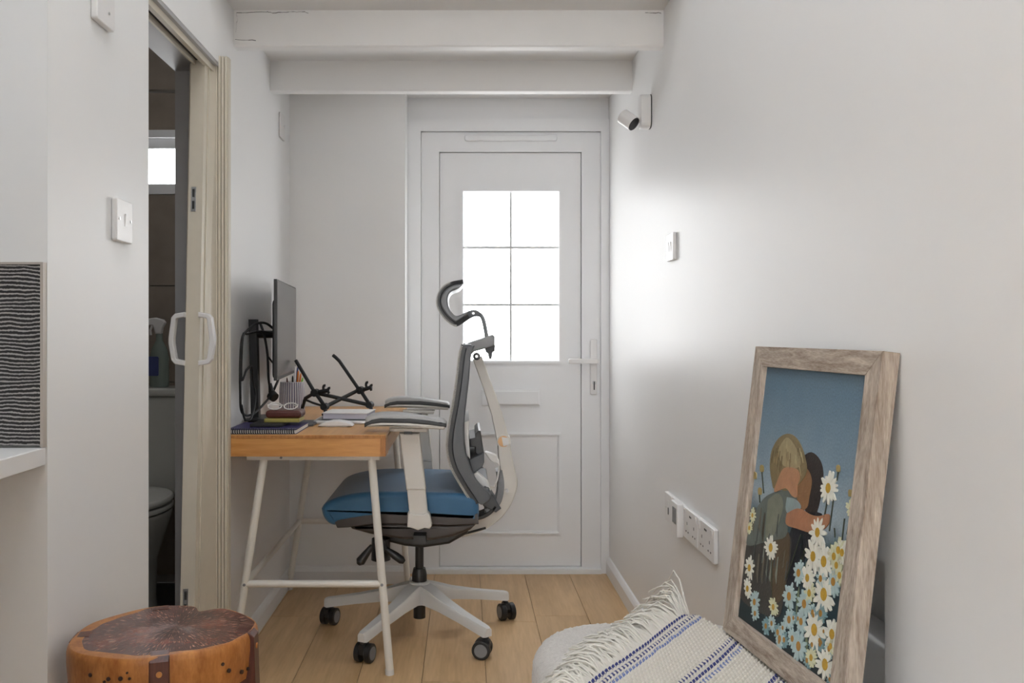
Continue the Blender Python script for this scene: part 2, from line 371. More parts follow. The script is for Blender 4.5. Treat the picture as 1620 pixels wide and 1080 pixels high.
# lower raised moulding
mx0, mx1, mz0, mz1 = dx(728), dx(888), dz(846), dz(684)
bm = NB()
for (i0, i1, yy) in ((0, .016, YD+.002), (.004, .011, YD-.004)):
    frame_ring(bm, mx0+i0, mx1-i0, mz0+i0, mz1-i0, i1-i0, i1-i0, i1-i0, i1-i0, yy, YD+.01)
obj('panel_moulding', bm, M['upvc'], leaf, 0)
bm = NB(); rprism(bm, rrect(dx(762), dx(854), dz(641), dz(616.5), .002), fXZ, YD-.004, YD+.009, .002); lb = obj('letterbox', bm, M['upvc'], leaf)
bm = NB(); rprism(bm, rrect(dx(772), dx(852), dz(639), dz(618.5), .002), fXZ, YD-.012, YD-.001, .002); obj('flap', bm, M['upvc'], lb)
bm = NB(); rprism(bm, rrect(dx(735), dx(881), dz(224), dz(215), .010), fXZ, YD-.017, YD-.005, .004); tv = obj('trickle_vent', bm, M['upvc'], do)
obj('slider', rbox(NB(), dx(758), dx(764), YD-.020, YD-.016, dz(223), dz(216), .001), M['upvc'], tv)
hd = NB(); rprism(hd, rrect(dx(933), dx(944), dz(624), dz(536), .008), fXZ, YD-.017, YD-.005, .004); hp = obj('handle_plate', hd, M['white_plastic'], do)
bm = NB(); tube(bm, [(dx(939), YD-.014, dz(570)), (dx(939), YD-.048, dz(570))], .009, 12); rprism(bm, rrect(dx(897), dx(944), dz(574.5), dz(566.5), .007), fXZ, YD-.058, YD-.042, .004)
obj('lever', bm, M['white_plastic'], hp)
bm = NB(); disc(bm, (dx(939), YD-.018, dz(605)), (0, 1, 0), .009, .004); k_ = obj('keyhole', bm, M['steel'], hp)
bm = NB(); box(bm, dx(938), dx(940), YD-.0215, YD-.019, dz(616), dz(603)); obj('key_slot', bm, M['dark_slot'], hp, 0)
bm = NB(); box(bm, dx(667), dx(950), YD-.03, YD+.052, 0, .018); obj('threshold', bm, M['trim'], do, 0)

# ---------------------------------------------------------------- bathroom seen through the doorway
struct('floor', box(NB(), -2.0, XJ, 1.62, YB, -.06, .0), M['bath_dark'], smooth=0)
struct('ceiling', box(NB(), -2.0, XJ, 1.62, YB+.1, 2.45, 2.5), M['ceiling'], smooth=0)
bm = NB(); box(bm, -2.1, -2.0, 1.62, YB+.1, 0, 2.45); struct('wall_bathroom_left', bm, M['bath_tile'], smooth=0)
bm = NB(); box(bm, -2.0, XJ, 1.56, 1.62, ZC, 2.45); box(bm, XJ-.0, XL, 1.56, 3.95, ZC+.1, 2.5); struct('wall_bathroom_near', bm, M['wall'], smooth=0)
wz0, wz1, wx0, wx1 = dz(307, YB), dz(207, YB), -1.55, -1.0
bm = NB(); box(bm, -2.0, wx0, YB+.012, YB+.1, 0, 2.45); box(bm, wx1, XJ, YB+.012, YB+.1, 0, 2.45); box(bm, wx0, wx1, YB+.012, YB+.1, 0, wz0); box(bm, wx0, wx1, YB+.012, YB+.1, wz1, 2.45)
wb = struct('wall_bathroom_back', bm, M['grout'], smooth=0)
zj = [.034, .434, .834, 1.234, wz0, wz1, 2.047, 2.42]
for j in range(len(zj)-1):
    if j == 4:
        for a, b in ((-2.0, wx0), (wx1, XJ)): struct('tile', rbox(NB(), a+.002, b-.002, YB, YB+.012, zj[j]+.002, zj[j+1]-.002, .001), M['bath_tile'], wb)
        continue
    for a, b in ((-2.0, -1.42), (-1.42, XJ)):
        struct('tile', rbox(NB(), a+.002, b-.002, YB, YB+.012, zj[j]+.002, zj[j+1]-(.012 if j == 5 else .002), .001), M['bath_tile'], wb)
bw = NB(); frame_ring(bw, wx0, wx1, wz0, wz1, .04, .04, .075, .042, YB-.005, YB+.06); box(bw, wx0, wx1, YB-.02, YB-.004, wz1-.032, wz1)
wo = struct('window_2', bw, M['upvc'], smooth=0)
struct('pane', box(NB(), wx0+.04, wx1-.04, YB+.02, YB+.03, wz0+.042, wz1-.075), M['bath_glass'], wo, 0)
# far jamb lining
bm = NB(); box(bm, XJ, XL-.001, YJ1-.012, YJ1, 0, ZJ); box(bm, XJ, XL-.001, YJ0, YJ1-.012, ZJ-.012, ZJ); struct('trim_2', bm, M['jamb'], smooth=0)
# toilet
tx, ty = -1.255, 3.44
t = thing('toilet', 'white toilet with cistern in the dark bathroom', 'toilet', (tx, ty, 0))
bm = NB(); rbox(bm, tx-.19, tx+.19, ty-.0, YB-.004, .40, .79, .02, .03); obj('cistern', bm, M['bath_white'], t)
bm = NB(); rbox(bm, tx-.2, tx+.2, ty-.012, YB-.004, .79, .822, .012, .02); obj('cistern_lid', bm, M['bath_white'], t)
def egg(s): return [(tx+s*.185*math.cos(a), ty-.26+s*(.26 if math.sin(a) < 0 else .22)*math.sin(a)) for a in [2*math.pi*k/32 for k in range(32)]]
bm = NB(); rings = []
for z, s, dy in ((0, .55, .1), (.05, .52, .1), (.2, .6, .07), (.33, .9, .01), (.38, 1, 0), (.395, 1, 0)):
    rings.append([bm.verts.new((x, y+dy, z)) for x, y in egg(s)])
for q in range(len(rings)-1):
    for k in range(32): bm.faces.new((rings[q][k], rings[q][(k+1) % 32], rings[q+1][(k+1) % 32], rings[q+1][k]))
bm.faces.new(rings[0][::-1]); bm.faces.new(rings[-1]); obj('bowl', bm, M['bath_white'], t)
bm = NB(); rprism(bm, egg(1.03), fXY, .40, .418, .006); obj('toilet_seat', bm, M['bath_white'], t)
bm = NB(); rprism(bm, egg(1.03), fXY, .422, .448, .012); obj('toilet_lid', bm, M['bath_white'], t)
sb = thing('spray_bottle', 'clear cleaning spray bottle with white trigger on the cistern', 'bottle', (-1.222, 3.52, .822))
bm = NB(); lathe(bm, (-1.222, 3.52, .822), [(.0, 0), (.036, .001), (.038, .01), (.038, .12), (.030, .155), (.014, .185), (.013, .215), (.0, .216)], 20, 1, .7); bo = obj('bottle_body', bm, M['bottle'], sb)
bm = NB(); rprism(bm, rrect(-1.262, -1.245+.03, .868, .945, .005), fXZ, 3.489, 3.4925, .001); obj('sticker', bm, M['pen_blue'], bo)
bm = NB(); rprism(bm, [(-1.236, 1.035), (-1.212, 1.035), (-1.208, 1.06), (-1.196, 1.08), (-1.205, 1.092), (-1.235, 1.10), (-1.27, 1.095), (-1.272, 1.072), (-1.245, 1.068)], fXZ, 3.505, 3.535, .006)
tube(bm, [(-1.25, 3.52, 1.07), (-1.258, 3.52, 1.05), (-1.256, 3.52, 1.03)], .005, 8); obj('trigger_head', bm, M['white_plastic'], sb)

# ---------------------------------------------------------------- folding door
fd = thing('folding_door', 'cream concertina door folded open at the doorway', 'door', (-.76, 2.55, 0))
def slab(bm, xa, xb, ytop, ybot, th, z0, z1):
    hexa(bm, [(xa, ybot, z0), (xb, ybot, z0), (xb, ybot+th, z0), (xa, ybot+th, z0), (xa, ytop, z1), (xb, ytop, z1), (xb, ytop+th, z1), (xa, ytop+th, z1)])
    return bm
bm = NB(); slab(bm, -.782, -.742, 2.515, 2.40, .03, .012, 1.83); lp = obj('lead_post', bm, M['cream_pvc'], fd, 0)
for (z, f) in ((1.42, .78), (.30, .16)):
    yy = 2.40+(2.515-2.40)*f
    bm = NB(); hexa(bm, [(-.774, yy-.004, z-.035), (-.76, yy-.004, z-.035), (-.76, yy+.004, z-.035), (-.774, yy+.004, z-.035), (-.774, yy+.001, z+.035), (-.76, yy+.001, z+.035), (-.76, yy+.009, z+.035), (-.774, yy+.009, z+.035)]); lt = obj('latch_plate', bm, M['steel'], lp, 0)
    for dz_ in (-.017, .017):
        y2 = yy+.0025+dz_*.063
        obj('slot', box(NB(), -.7695, -.7645, y2-.008, y2-.003, z+dz_-.011, z+dz_+.011), M['dark_slot'], lp, 0)
# folded leaves
xf = [(-.742, .0), (-.79, .02)]
for k in range(5):
    f = k/5; yt = 2.545+.018*k; yb_ = 2.43+.038*k
    bm = NB(); a, b = ((-.738, -.80) if k % 2 == 0 else (-.80, -.738)); 
    hexa(bm, [(a, yb_, .012), (b, yb_+.03, .012), (b, yb_+.038, .012), (a, yb_+.008, .012), (a, yt, 1.828), (b, yt+.014, 1.828), (b, yt+.02, 1.828), (a, yt+.006, 1.828)])
    obj('folded_panel', bm, M['cream_pvc'], fd, 0)
# front-facing leaf and the ribbed fixing strip at the wall edge
bm = NB(); hexa(bm, [(-.746, 2.435, .012), (-.729, 2.600, .012), (-.735, 2.604, .012), (-.752, 2.44, .012), (-.746, 2.55, 1.828), (-.729, 2.600, 1.845), (-.735, 2.604, 1.845), (-.752, 2.555, 1.828)]); obj('folded_panel', bm, M['cream_pvc'], fd, 0)
bm = NB(); pr = [(-.7235, 2.626), (-.7235, 2.606), (-.734, 2.606), (-.734, 2.590)]
for k in range(4):
    x_ = -.734+.009*k; pr += [(x_, 2.588+.002*k), (x_+.0062, 2.588+.002*k), (x_+.0066, 2.596+.002*k), (x_+.0086, 2.596+.002*k)]
pr += [(-.698, 2.600), (-.698, 2.626)]
rprism(bm, pr, fXY, .001, 1.858); obj('ribbed_jamb_strip', bm, M['cream_pvc'], fd, 0)
bm = NB(); 
for a, b in ((-.775, -.768), (-.748, -.735)): box(bm, a, b, YJ0+.002, YJ1-.013, ZJ-.03, ZJ-.0125)
obj('ceiling_track', bm, M['cream_pvc'], fd, 0)
bm = NB(); box(bm, -.768, -.748, YJ0+.002, YJ1-.013, ZJ-.016, ZJ-.0125); obj('track_channel', bm, M['matt_black'], fd, 0)
for s, xo in ((-1, -.782), (1, -.742)):
    pts = [(xo, CH+.047), (xo+s*.024, CH+.043), (xo+s*.030, CH+.036), (xo+s*.037, CH-.018), (xo+s*.037, CH-.034), (xo+s*.030, CH-.078), (xo+s*.024, CH-.085), (xo, CH-.089)]
    bm = NB(); strip(bm, *[[(x+sg_*.007*nx, z+sg_*.007*nz) for (x, z), (nx, nz) in zip(pts, ((0, 1), (s*.4, .9), (s*.9, .4), (s, .1), (s, -.1), (s*.9, -.4), (s*.4, -.9), (0, -1)))] for sg_ in (1, -1)], 2.450, 2.474, 40, .002); obj('handle', bm, M['white_plastic'], fd)

# ---------------------------------------------------------------- kitchen end: worktop and tile
KZ = .844
kw = NB(); rprism(kw, rrect(-2.19, XL-.002, KZ-.031, KZ, .002), fXZ, .69, 1.523, .001); tag(obj('worktop', kw, M['worktop']), 'white kitchen worktop running out of frame at the left edge', 'worktop')
m, nt, b = new_mat('black_white_line_tile'); g = N(nt, 'ShaderNodeNewGeometry'); sp = N(nt, 'ShaderNodeSeparateXYZ'); nz = N(nt, 'ShaderNodeTexNoise'); nz.inputs['Scale'].default_value = 18; nz.inputs['Detail'].default_value = 6
nt.links.new(g.outputs['Position'], sp.inputs[0]); nt.links.new(g.outputs['Position'], nz.inputs['Vector'])
ma = N(nt, 'ShaderNodeMath', operation='MULTIPLY_ADD'); nt.links.new(nz.outputs['Fac'], ma.inputs[0]); ma.inputs[1].default_value = .016; nt.links.new(sp.outputs['Z'], ma.inputs[2])
mu = N(nt, 'ShaderNodeMath', operation='MULTIPLY'); nt.links.new(ma.outputs[0], mu.inputs[0]); mu.inputs[1].default_value = 2*math.pi/.0068
si = N(nt, 'ShaderNodeMath', operation='SINE'); nt.links.new(mu.outputs[0], si.inputs[0])
n2 = N(nt, 'ShaderNodeTexNoise'); n2.inputs['Scale'].default_value = 420; nt.links.new(g.outputs['Position'], n2.inputs['Vector'])
ad = N(nt, 'ShaderNodeMath', operation='MULTIPLY_ADD'); nt.links.new(n2.outputs['Fac'], ad.inputs[0]); ad.inputs[1].default_value = 1.6; nt.links.new(si.outputs[0], ad.inputs[2])
mr = N(nt, 'ShaderNodeMapRange'); mr.inputs[1].default_value = 1.0; mr.inputs[2].default_value = 1.35; nt.links.new(ad.outputs[0], mr.inputs[0])
mx = N(nt, 'ShaderNodeMix', data_type='RGBA'); mx.inputs[6].default_value = (.018, .016, .016, 1); mx.inputs[7].default_value = (.42, .40, .385, 1); nt.links.new(mr.outputs[0], mx.inputs[0]); nt.links.new(mx.outputs[2], b.inputs['Base Color']); b.inputs['Roughness'].default_value = .35
M['linetile'] = m
tl = thing('splashback_tile', 'black wall tile with fine wavy white lines above the worktop', 'tile', (-.85, 1.52, KZ))
zt = CH+(VY-415)*1.52/F
obj('tile_face', rbox(NB(), -1.10, XL-.006, 1.513, 1.5245, KZ+.004, zt-.004, .0015), M['linetile'], tl)
bm = NB(); box(bm, XL-.006, XL-.001, 1.511, 1.5248, KZ+.001, zt); box(bm, -1.10, XL-.006, 1.511, 1.5248, zt-.004, zt); obj('edge_trim', bm, paint('beige_tile_edge', (.50, .45, .40), .4), tl, 0)
bm = NB(); box(bm, -2.19, -.90, .69, 1.523, .02, KZ-.032); tag(obj('base_cabinet', bm, M['worktop'], smooth=0), 'white cabinet set back under the kitchen worktop', 'cabinet')

# ---------------------------------------------------------------- wall plates
def plate_r(name, label, cat, y0, y1, z0, z1, th=.009, group=None):     # on the right wall, facing -x
    t = thing(name, label, cat, (XR-th, (y0+y1)/2, z0), group)
    bm = NB(); rprism(bm, rrect(y0, y1, z0, z1, .005), fYZ, XR-.0002, XR-th, .003); p = obj('plate', bm, M['white_plastic'], t); return t, p
def plate_l(name, label, cat, y0, y1, z0, z1, th=.009, group=None):
    t = thing(name, label, cat, (XL+th, (y0+y1)/2, z0), group)
    bm = NB(); rprism(bm, rrect(y0, y1, z0, z1, .005), fYZ, XL+.0002, XL+th, .003); p = obj('plate', bm, M['white_plastic'], t); return t, p
def rock(t, p, y, z, x, s, w=.012, h=.026):
    bm = NB(); hexa(bm, [(x, y-w/2, z-h/2), (x, y+w/2, z-h/2), (x+s*.0012, y+w/2, z-h/2), (x+s*.0012, y-w/2, z-h/2), (x, y-w/2, z+h/2), (x, y+w/2, z+h/2), (x+s*.0035, y+w/2, z+h/2), (x+s*.0035, y-w/2, z+h/2)])
    obj('rocker', bm, M['white_plastic'], p, 0)
def screw(p, y, z, x, name='screw'):
    bm = NB(); disc(bm, (x, y, z), (1, 0, 0), .003, .002, 10); obj(name, bm, M['steel'], p)
t, p = plate_l('light_switch', 'white single light switch on the wall left of the doorway', 'switch', 1.800, 1.886, 1.045+(524-381)*1.84/F-.003, 1.045+(524-316)*1.84/F, .012)
zc = 1.045+(524-348)*1.84/F; rock(t, p, 1.848, zc, XL+.0115, 1); screw(p, 1.813, zc, XL+.0125); screw(p, 1.874, zc, XL+.0125)
t, p = plate_l('blank_plate', 'white blank plate on the left wall cut by the photo top edge', 'wall plate', 1.700, 1.786, 1.652, 1.738, .014); screw(p, 1.755, 1.68, XL+.0145)
t, p = plate_l('blank_plate', 'small white switch plate high on the wall above the monitor', 'wall plate', 3.43, 3.516, 1.805, 1.905, .008); rock(t, p, 3.49, 1.85, XL+.0078, 1)
t, p = plate_r('light_switch', 'white double light switch on the right wall beside the door', 'switch', 2.590, 2.676, 1.045+(524-413)*2.65/F, 1.045+(524-370)*2.65/F, .011)
zc = 1.045+(524-392)*2.65/F
for y in (2.622, 2.644): rock(t, p, y, zc, XR-.0105, -1, .014, .03)
Z0, Z1 = .469, .556
t, p = plate_r('wall_plate', 'white media plate farthest along the row of four plates', 'wall plate', 2.604, 2.69, Z0, Z1, .013)
obj('port', rbox(NB(), XR-.0145, XR-.012, 2.634, 2.646, .522, .536, .001), M['white_plastic'], p)
obj('slot', rbox(NB(), XR-.0140, XR-.012, 2.636, 2.645, .494, .515, .001), M['dark_slot'], p); screw(p, 2.668, .512, XR-.0132)
t, p = plate_r('thermostat', 'white thermostat with grey display on its switch plate', 'thermostat', 2.462, 2.60, Z0, Z1, .012); rock(t, p, 2.560, .513, XR-.0115, -1)
bm = NB(); rprism(bm, rrect(2.464, 2.535, Z0-.004, Z1+.004, .004), fYZ, XR-.011, XR-.030, .003); hb = obj('control_body', bm, M['white_plastic'], t)
obj('display', rbox(NB(), XR-.0312, XR-.0295, 2.474, 2.515, .500, .545, .0008), M['lcd'], hb)
for (a, lab) in ((2.314, 'white double socket between the thermostat and the nearest socket'), (2.164, 'white double socket nearest the leaning picture')):
    t, p = plate_r('double_socket', lab, 'socket', a, a+.146, Z0, Z1, .012, 'double wall sockets')
    for c in (a+.038, a+.108):
        rock(t, p, c-.022 if c < a+.07 else c+.022, .541, XR-.0115, -1, .010, .02)
        for yy, zz, ww, hh in ((c, .515, .004, .008), (c-.011, .492, .007, .004), (c+.011, .492, .007, .004)):
            obj('pin_slot', box(NB(), XR-.0124, XR-.0115, yy-ww/2, yy+ww/2, zz-hh/2, zz+hh/2), M['dark_slot'], p, 0)
    for yy in (a+.069, a+.081): obj('usb_port', box(NB(), XR-.0124, XR-.0115, yy-.0045, yy+.0045, .536, .541), M['dark_slot'], p, 0)
# security camera
sy = 2.955
t = thing('security_camera', 'white round security camera on a wall bracket right of the door', 'camera', (XR-.02, sy, 1.73))
bm = NB(); rprism(bm, rrect(sy-.026, sy+.026, 1.727, 1.84, .018), fYZ, XR-.0003, XR-.037, .004); obj('bracket', bm, M['white_plastic'], t)
bm = NB(); rprism(bm, rrect(sy-.0265, sy+.0265, 1.7265, 1.8405, .018), fYZ, XR-.0001, XR-.004, .001); obj('back_plate', bm, M['dark_slot'], t)
hc = P(994, 190, sy); ax = Vector((.58, -.45, -.58)).normalized()
bm = NB(); tube(bm, [hc-ax*.030, hc-ax*.026, hc+ax*.026], [.021, .025, .025], 24); hb = obj('camera_head', bm, M['white_plastic'], t)
bm = NB(); tube(bm, [hc+ax*.0255, hc+ax*.028], [.0235, .0225], 24); obj('lens_face', bm, M['black'], hb)
bm = NB(); tube(bm, [hc+Vector((.015, 0, -.006)), (XR-.036, sy, 1.752)], .006, 10); obj('ball_joint', bm, M['steel'], t)

# ---------------------------------------------------------------- desk
DZ = .735; DX0, DX1, DY0, DY1 = -.7215, -.235, 2.629, 3.630; DB = DZ-.065
dk = thing('desk', 'bamboo desk with white tubular legs against the left wall', 'desk', (-.48, 3.13, 0))
obj('desk_top', rbox(NB(), DX0, DX1, DY0, DY1, DZ-.010, DZ, .0015), M['bamboo_top'], dk)
obj('end_grain_strip', box(NB(), DX0, DX1, DY0-.0006, DY0+.004, DZ-.0105, DZ-.0015), M['bamboo_end'], dk, 0)
obj('end_panel', box(NB(), DX0, DX1-.016, DY0+.001, DY0+.02, DB, DZ-.0106), M['bamboo'], dk, 0)
obj('end_grain_strip', box(NB(), DX1-.0158, DX1, DY0+.001, DY0+.02, DB, DZ-.0102), M['bamboo_end'], dk, 0)
obj('end_panel', box(NB(), DX0, DX1, DY1-.02, DY1-.001, DB, DZ-.0102), M['bamboo'], dk, 0)
obj('side_panel', box(NB(), DX0, DX0+.018, DY0+.02, DY1-.02, DB, DZ-.0102), M['bamboo'], dk, 0)
obj('side_panel', box(NB(), DX1-.018, DX1, DY0+.02, DY0+.09, DB, DZ-.0102), M['bamboo_top'], dk, 0)
obj('side_panel', box(NB(), DX1-.018, DX1, DY1-.09, DY1-.02, DB, DZ-.0102), M['bamboo_top'], dk, 0)
dr = obj('drawer_front', box(NB(), DX1-.016, DX1-.001, DY0+.095, DY1-.095, DB+.002, DZ-.014), M['bamboo_top'], dk, 0)
obj('bottom_panel', box(NB(), DX0+.018, DX1-.018, DY0+.02, DY1-.02, DB, DB+.006), M['bamboo'], dk, 0)
LX = ((-.608, -.708), (-.282, -.226))
for yy in (DY0+.045, DY1-.075):
    obj('leg_rail', rbox(NB(), -.66, -.255, yy-.012, yy+.012, DB-.016, DB-.0005, .002), M['white_steel'], dk)
    for (xt, xb) in LX:
        bm = NB(); tube(bm, [(xt, yy, DB-.004), (xb, yy, .012)], .0125, 14); lg = obj('leg', bm, M['white_steel'], dk)
        bm = NB(); tube(bm, [(xb+(xt-xb)*.02, yy, .016), (xb, yy, .0)], .0138, 14); obj('foot_cap', bm, M['chair_light'], lg)
        xm = xb+(xt-xb)*(.276/DB)
        bm = NB(); disc(bm, (xm, yy-.0125, .276), (0, 1, 0), .0045, .003, 10); obj('screw', bm, M['mid_grey'], lg)
    xa = LX[0][1]+(LX[0][0]-LX[0][1])*(.276/DB); xb = LX[1][1]+(LX[1][0]-LX[1][1])*(.276/DB)
    bm = NB(); tube(bm, [(xa, yy, .276), (xb, yy, .276)], .011, 12); obj('cross_bar', bm, M['white_steel'], dk)
    bm = NB(); disc(bm, (-.555, yy-.0125, DB-.008), (0, 1, 0), .004, .003, 10); obj('screw', bm, M['mid_grey'], dk)
bm = NB(); tube(bm, [(xa, DY0+.045, .276), (xa, DY1-.075, .276)], .010, 12); obj('side_bar', bm, M['white_steel'], dk)

# ---------------------------------------------------------------- office chair
CX, CY = -.155, 3.055
ch = thing('office_chair', 'office chair with blue seat, mesh back and white frame', 'chair', (CX, CY, 0))
# five-star base
base = NB(); ang0 = math.atan2(.993, -.118)
rprism(base, [(CX+.036*math.cos(a), CY+.036*math.sin(a)) for a in [2*math.pi*k/20 for k in range(20)]], fXY, .10, .178, .006)
for k in range(5):
    a = ang0+2*math.pi*k/5; d = Vector((math.cos(a), math.sin(a), 0)); s = Vector((-d.y, d.x, 0)); c0 = Vector((CX, CY, 0)); rings = []
    for (r, w_, zb, zt_) in ((.015, .030, .105, .174), (.06, .030, .110, .165), (.13, .026, .104, .142), (.22, .0215, .090, .121), (.30, .018, .075, .106), (.335, .0165, .068, .100), (.345, .013, .070, .097)):
        pr = [(-w_, zb), (w_, zb), (w_, zt_-.008), (w_-.006, zt_), (-w_+.006, zt_), (-w_, zt_-.008)]
        rings.append([base.verts.new(c0+d*r+s*p+Vector((0, 0, z))) for p, z in pr])
    for q in range(len(rings)-1):
        for j in range(6): base.faces.new((rings[q][j], rings[q][(j+1) % 6], rings[q+1][(j+1) % 6], rings[q+1][j]))
    base.faces.new(rings[0][::-1]); base.faces.new(rings[-1])
bs = obj('star_base', base, M['chair_light'], ch)
for k in range(5):
    a = ang0+2*math.pi*k/5; cx, cy = CX+.335*math.cos(a), CY+.335*math.sin(a)
    sw = a+1.05+.9*k; d = Vector((math.cos(sw), math.sin(sw), 0)); s = Vector((-d.y, d.x, 0)); c = Vector((cx, cy, .030))+d*.014
    if k in (1, 2): d = Vector((.35, .94, 0)).normalized(); s = Vector((-d.y, d.x, 0)); c = Vector((cx, cy, .030))+d*.014
    bm = NB(); tube(bm, [(cx, cy, .030), (cx, cy, .075)], .0075, 10); rprism(bm, [(-.012, .0), (.028, .0), (.034, .012), (.026, .03), (.0, .036), (-.012, .028)], lambda p, q, t: tuple(Vector((cx, cy, .030))+d*p+s*t+Vector((0, 0, q))), -.009, .009, .002)
    cs = obj('caster', bm, M['black'], ch)
    for sg in (-1, 1):
        cc = c+s*sg*.0175
        bm = NB(); tube(bm, [cc-s*.010, cc-s*.008, cc+s*.008, cc+s*.010], [.027, .030, .030, .027], 24); obj('wheel', bm, M['black'], cs)
        bm = NB(); tube(bm, [cc+s*sg*.0095, cc+s*sg*.0115], .021, 20); obj('hub_cap', bm, M['mid_grey'], cs)
bm = NB(); lathe(bm, (CX, CY, 0), [(.0, .05), (.021, .05), (.021, .11), (.0, .11)], 20); obj('gas_lift_tube', bm, M['black'], ch)
bm = NB(); lathe(bm, (CX, CY, 0), [(.0, .172), (.026, .172), (.026, .20), (.021, .222), (.0, .222)], 24); obj('lift_collar', bm, M['black'], ch)
bm = NB(); lathe(bm, (CX, CY, 0), [(.0, .20), (.0145, .20), (.0145, .34), (.0, .34)], 20); obj('gas_lift', bm, M['black'], ch)
# seat
SP = [(-.458, .476), (-.452, .452), (-.437, .432), (-.415, .423), (-.39, .431), (-.28, .447), (-.15, .446), (-.05, .440), (.036, .436), (.047, .452), (.047, .490), (.036, .513), (.0, .524), (-.10, .529), (-.20, .531), (-.30, .530), (-.37, .522), (-.42, .508), (-.447, .492)]
SP = [tuple(v)[:2] for v in smooth_path([(a, b, 0) for a, b in SP+[SP[0]]], 3)[:-1]]
bm = NB(); rprism(bm, SP, fXZ, CY-.25, CY+.25, .020, 6); obj('seat', bm, M['blue'], ch, 60)
bm = NB(); strip(bm, [(-.414, .436), (-.39, .456), (-.28, .472), (-.15, .472), (-.05, .467), (.044, .462)], [(-.405, .416), (-.37, .418), (-.28, .430), (-.15, .428), (-.05, .424), (.047, .428)], CY-.2485, CY+.2485, 40, .003); obj('seat_trim', bm, M['brown_trim'], ch)
bm = NB(); rprism(bm, [(-.37, .418), (-.28, .430), (-.15, .428), (-.05, .424), (.044, .428), (.02, .405), (-.03, .385), (-.10, .372), (-.20, .375), (-.30, .392), (-.36, .408)], fXZ, CY-.235, CY+.235, .012); obj('seat_shell', bm, M['brown_trim'], ch)
bm = NB(); rprism(bm, [(-.30, .395), (.03, .41), (.012, .36), (-.05, .325), (-.14, .312), (-.20, .318), (-.27, .335)], fXZ, CY-.09, CY+.09, .012); obj('tilt_mechanism', bm, M['black'], ch)
bm = NB(); tube(bm, [(-.275, CY-.10, .345), (-.275, CY-.185, .345)], .022, 20); tube(bm, [(-.275, CY-.15, .36), (-.275, CY-.15, .29)], [.030, .032], 20); obj('tension_knob', bm, M['black'], ch)
for (pa, pb, w_) in (((-.30, .345), (-.345, .285), .016), ((-.255, .335), (-.195, .292), .013)):
    bm = NB(); v = Vector((pb[0]-pa[0], 0, pb[1]-pa[1])); tube(bm, [Vector((pa[0], CY-.19, pa[1])), Vector((pa[0], CY-.19, pa[1]))+v*.5, Vector((pa[0], CY-.19, pa[1]))+v*.85, Vector((pb[0], CY-.19, pb[1]))], [.008, .013, w_, .007], 14); obj('lever', bm, M['black'], ch)
bm = NB(); tube(bm, [(.0, CY-.05, .352), (.075, CY-.05, .372)], .004, 8); obj('tilt_rod', bm, M['black'], ch)
# arms
for sg in (-1, 1):
    ya = CY+sg*.335; Yn = CY-.335
    f2 = lambda a, b, t, ya=ya: (a, ya+t, b)
    pr = XZ([(579.5, 677), (580, 664), (588, 659.5), (604, 657), (626, 657), (649, 659.5), (680, 664), (702, 668), (706, 672), (704.5, 677), (660, 678), (615, 677)], Yn)
    pr = [(a, b+.010) for a, b in pr]
    low = XZ([(579.5, 674), (604, 671.5), (649, 672), (704.5, 676), (706, 679), (703, 683.5), (660, 681.5), (615, 679), (580, 679.5)], Yn); low = [(a, b+.012) for a, b in low]
    aband = XZ([(578.6, 672.5), (590, 666.5), (604, 664), (649, 664.5), (680, 668), (706.3, 673), (706.3, 679), (680, 675.5), (649, 672.5), (604, 672), (590, 674), (578.8, 679)], Yn); aband = [(a, b+.010) for a, b in aband]
    am = thing_part = obj('arm_pad', rprism(NB(), pr, f2, -.040, .040, .012, 4), M['pad'], ch)
    obj('arm_band', rprism(NB(), aband, f2, -.0415, .0415, .004), M['black'], am); obj('arm_base', rprism(NB(), low, f2, -.0408, .0408, .006), M['chair_white'], am)
    yp = CY+sg*.300; f3 = lambda a, b, t, yp=yp: (a, yp+t, b); Yp = CY-.300
    up = XZ([(632, 684), (664, 684), (674, 773), (643.5, 773)], Yp); lo = XZ([(644, 770), (673, 770), (677, 812), (648, 812)], Yp); cb = XZ([(645.5, 810), (651, 808), (656, 811), (670, 811), (676, 808), (680, 812), (683.5, 829), (680, 834), (672, 832.5), (662, 836), (650, 832), (645, 831)], Yp)
    po = obj('arm_post', rprism(NB(), up, f3, -.022, .022, .006), M['chair_white'], ch); obj('inner_post', rprism(NB(), lo, f3, -.017, .017, .004), M['chair_white'], po)
    obj('arm_bracket', rprism(NB(), cb, f3, -.026, .022, .005), M['chair_white'], po)
    hd_ = XZ([(617, 679), (678, 680), (676, 686), (618, 685)], Yp); hd_ = [(a, b+.008) for a, b in hd_]; obj('pad_slide', rprism(NB(), hd_, f3, -.032, .03, .003), M['chair_white'], po)
    obj('arm_button', rbox(NB(), -.186, -.160, yp-.036, yp-.03, .726, .734, .001), M['black'], po)
    bm = NB(); bx0 = (664-VX)*Yp/F; 
    if sg < 0: box(bm, -.16, -.12, yp+.015, CY-.06, .375, .40)
    else: box(bm, -.16, -.12, CY+.06, yp-.015, .375, .40)
    obj('arm_mount', bm, M['black'], ch, 0)
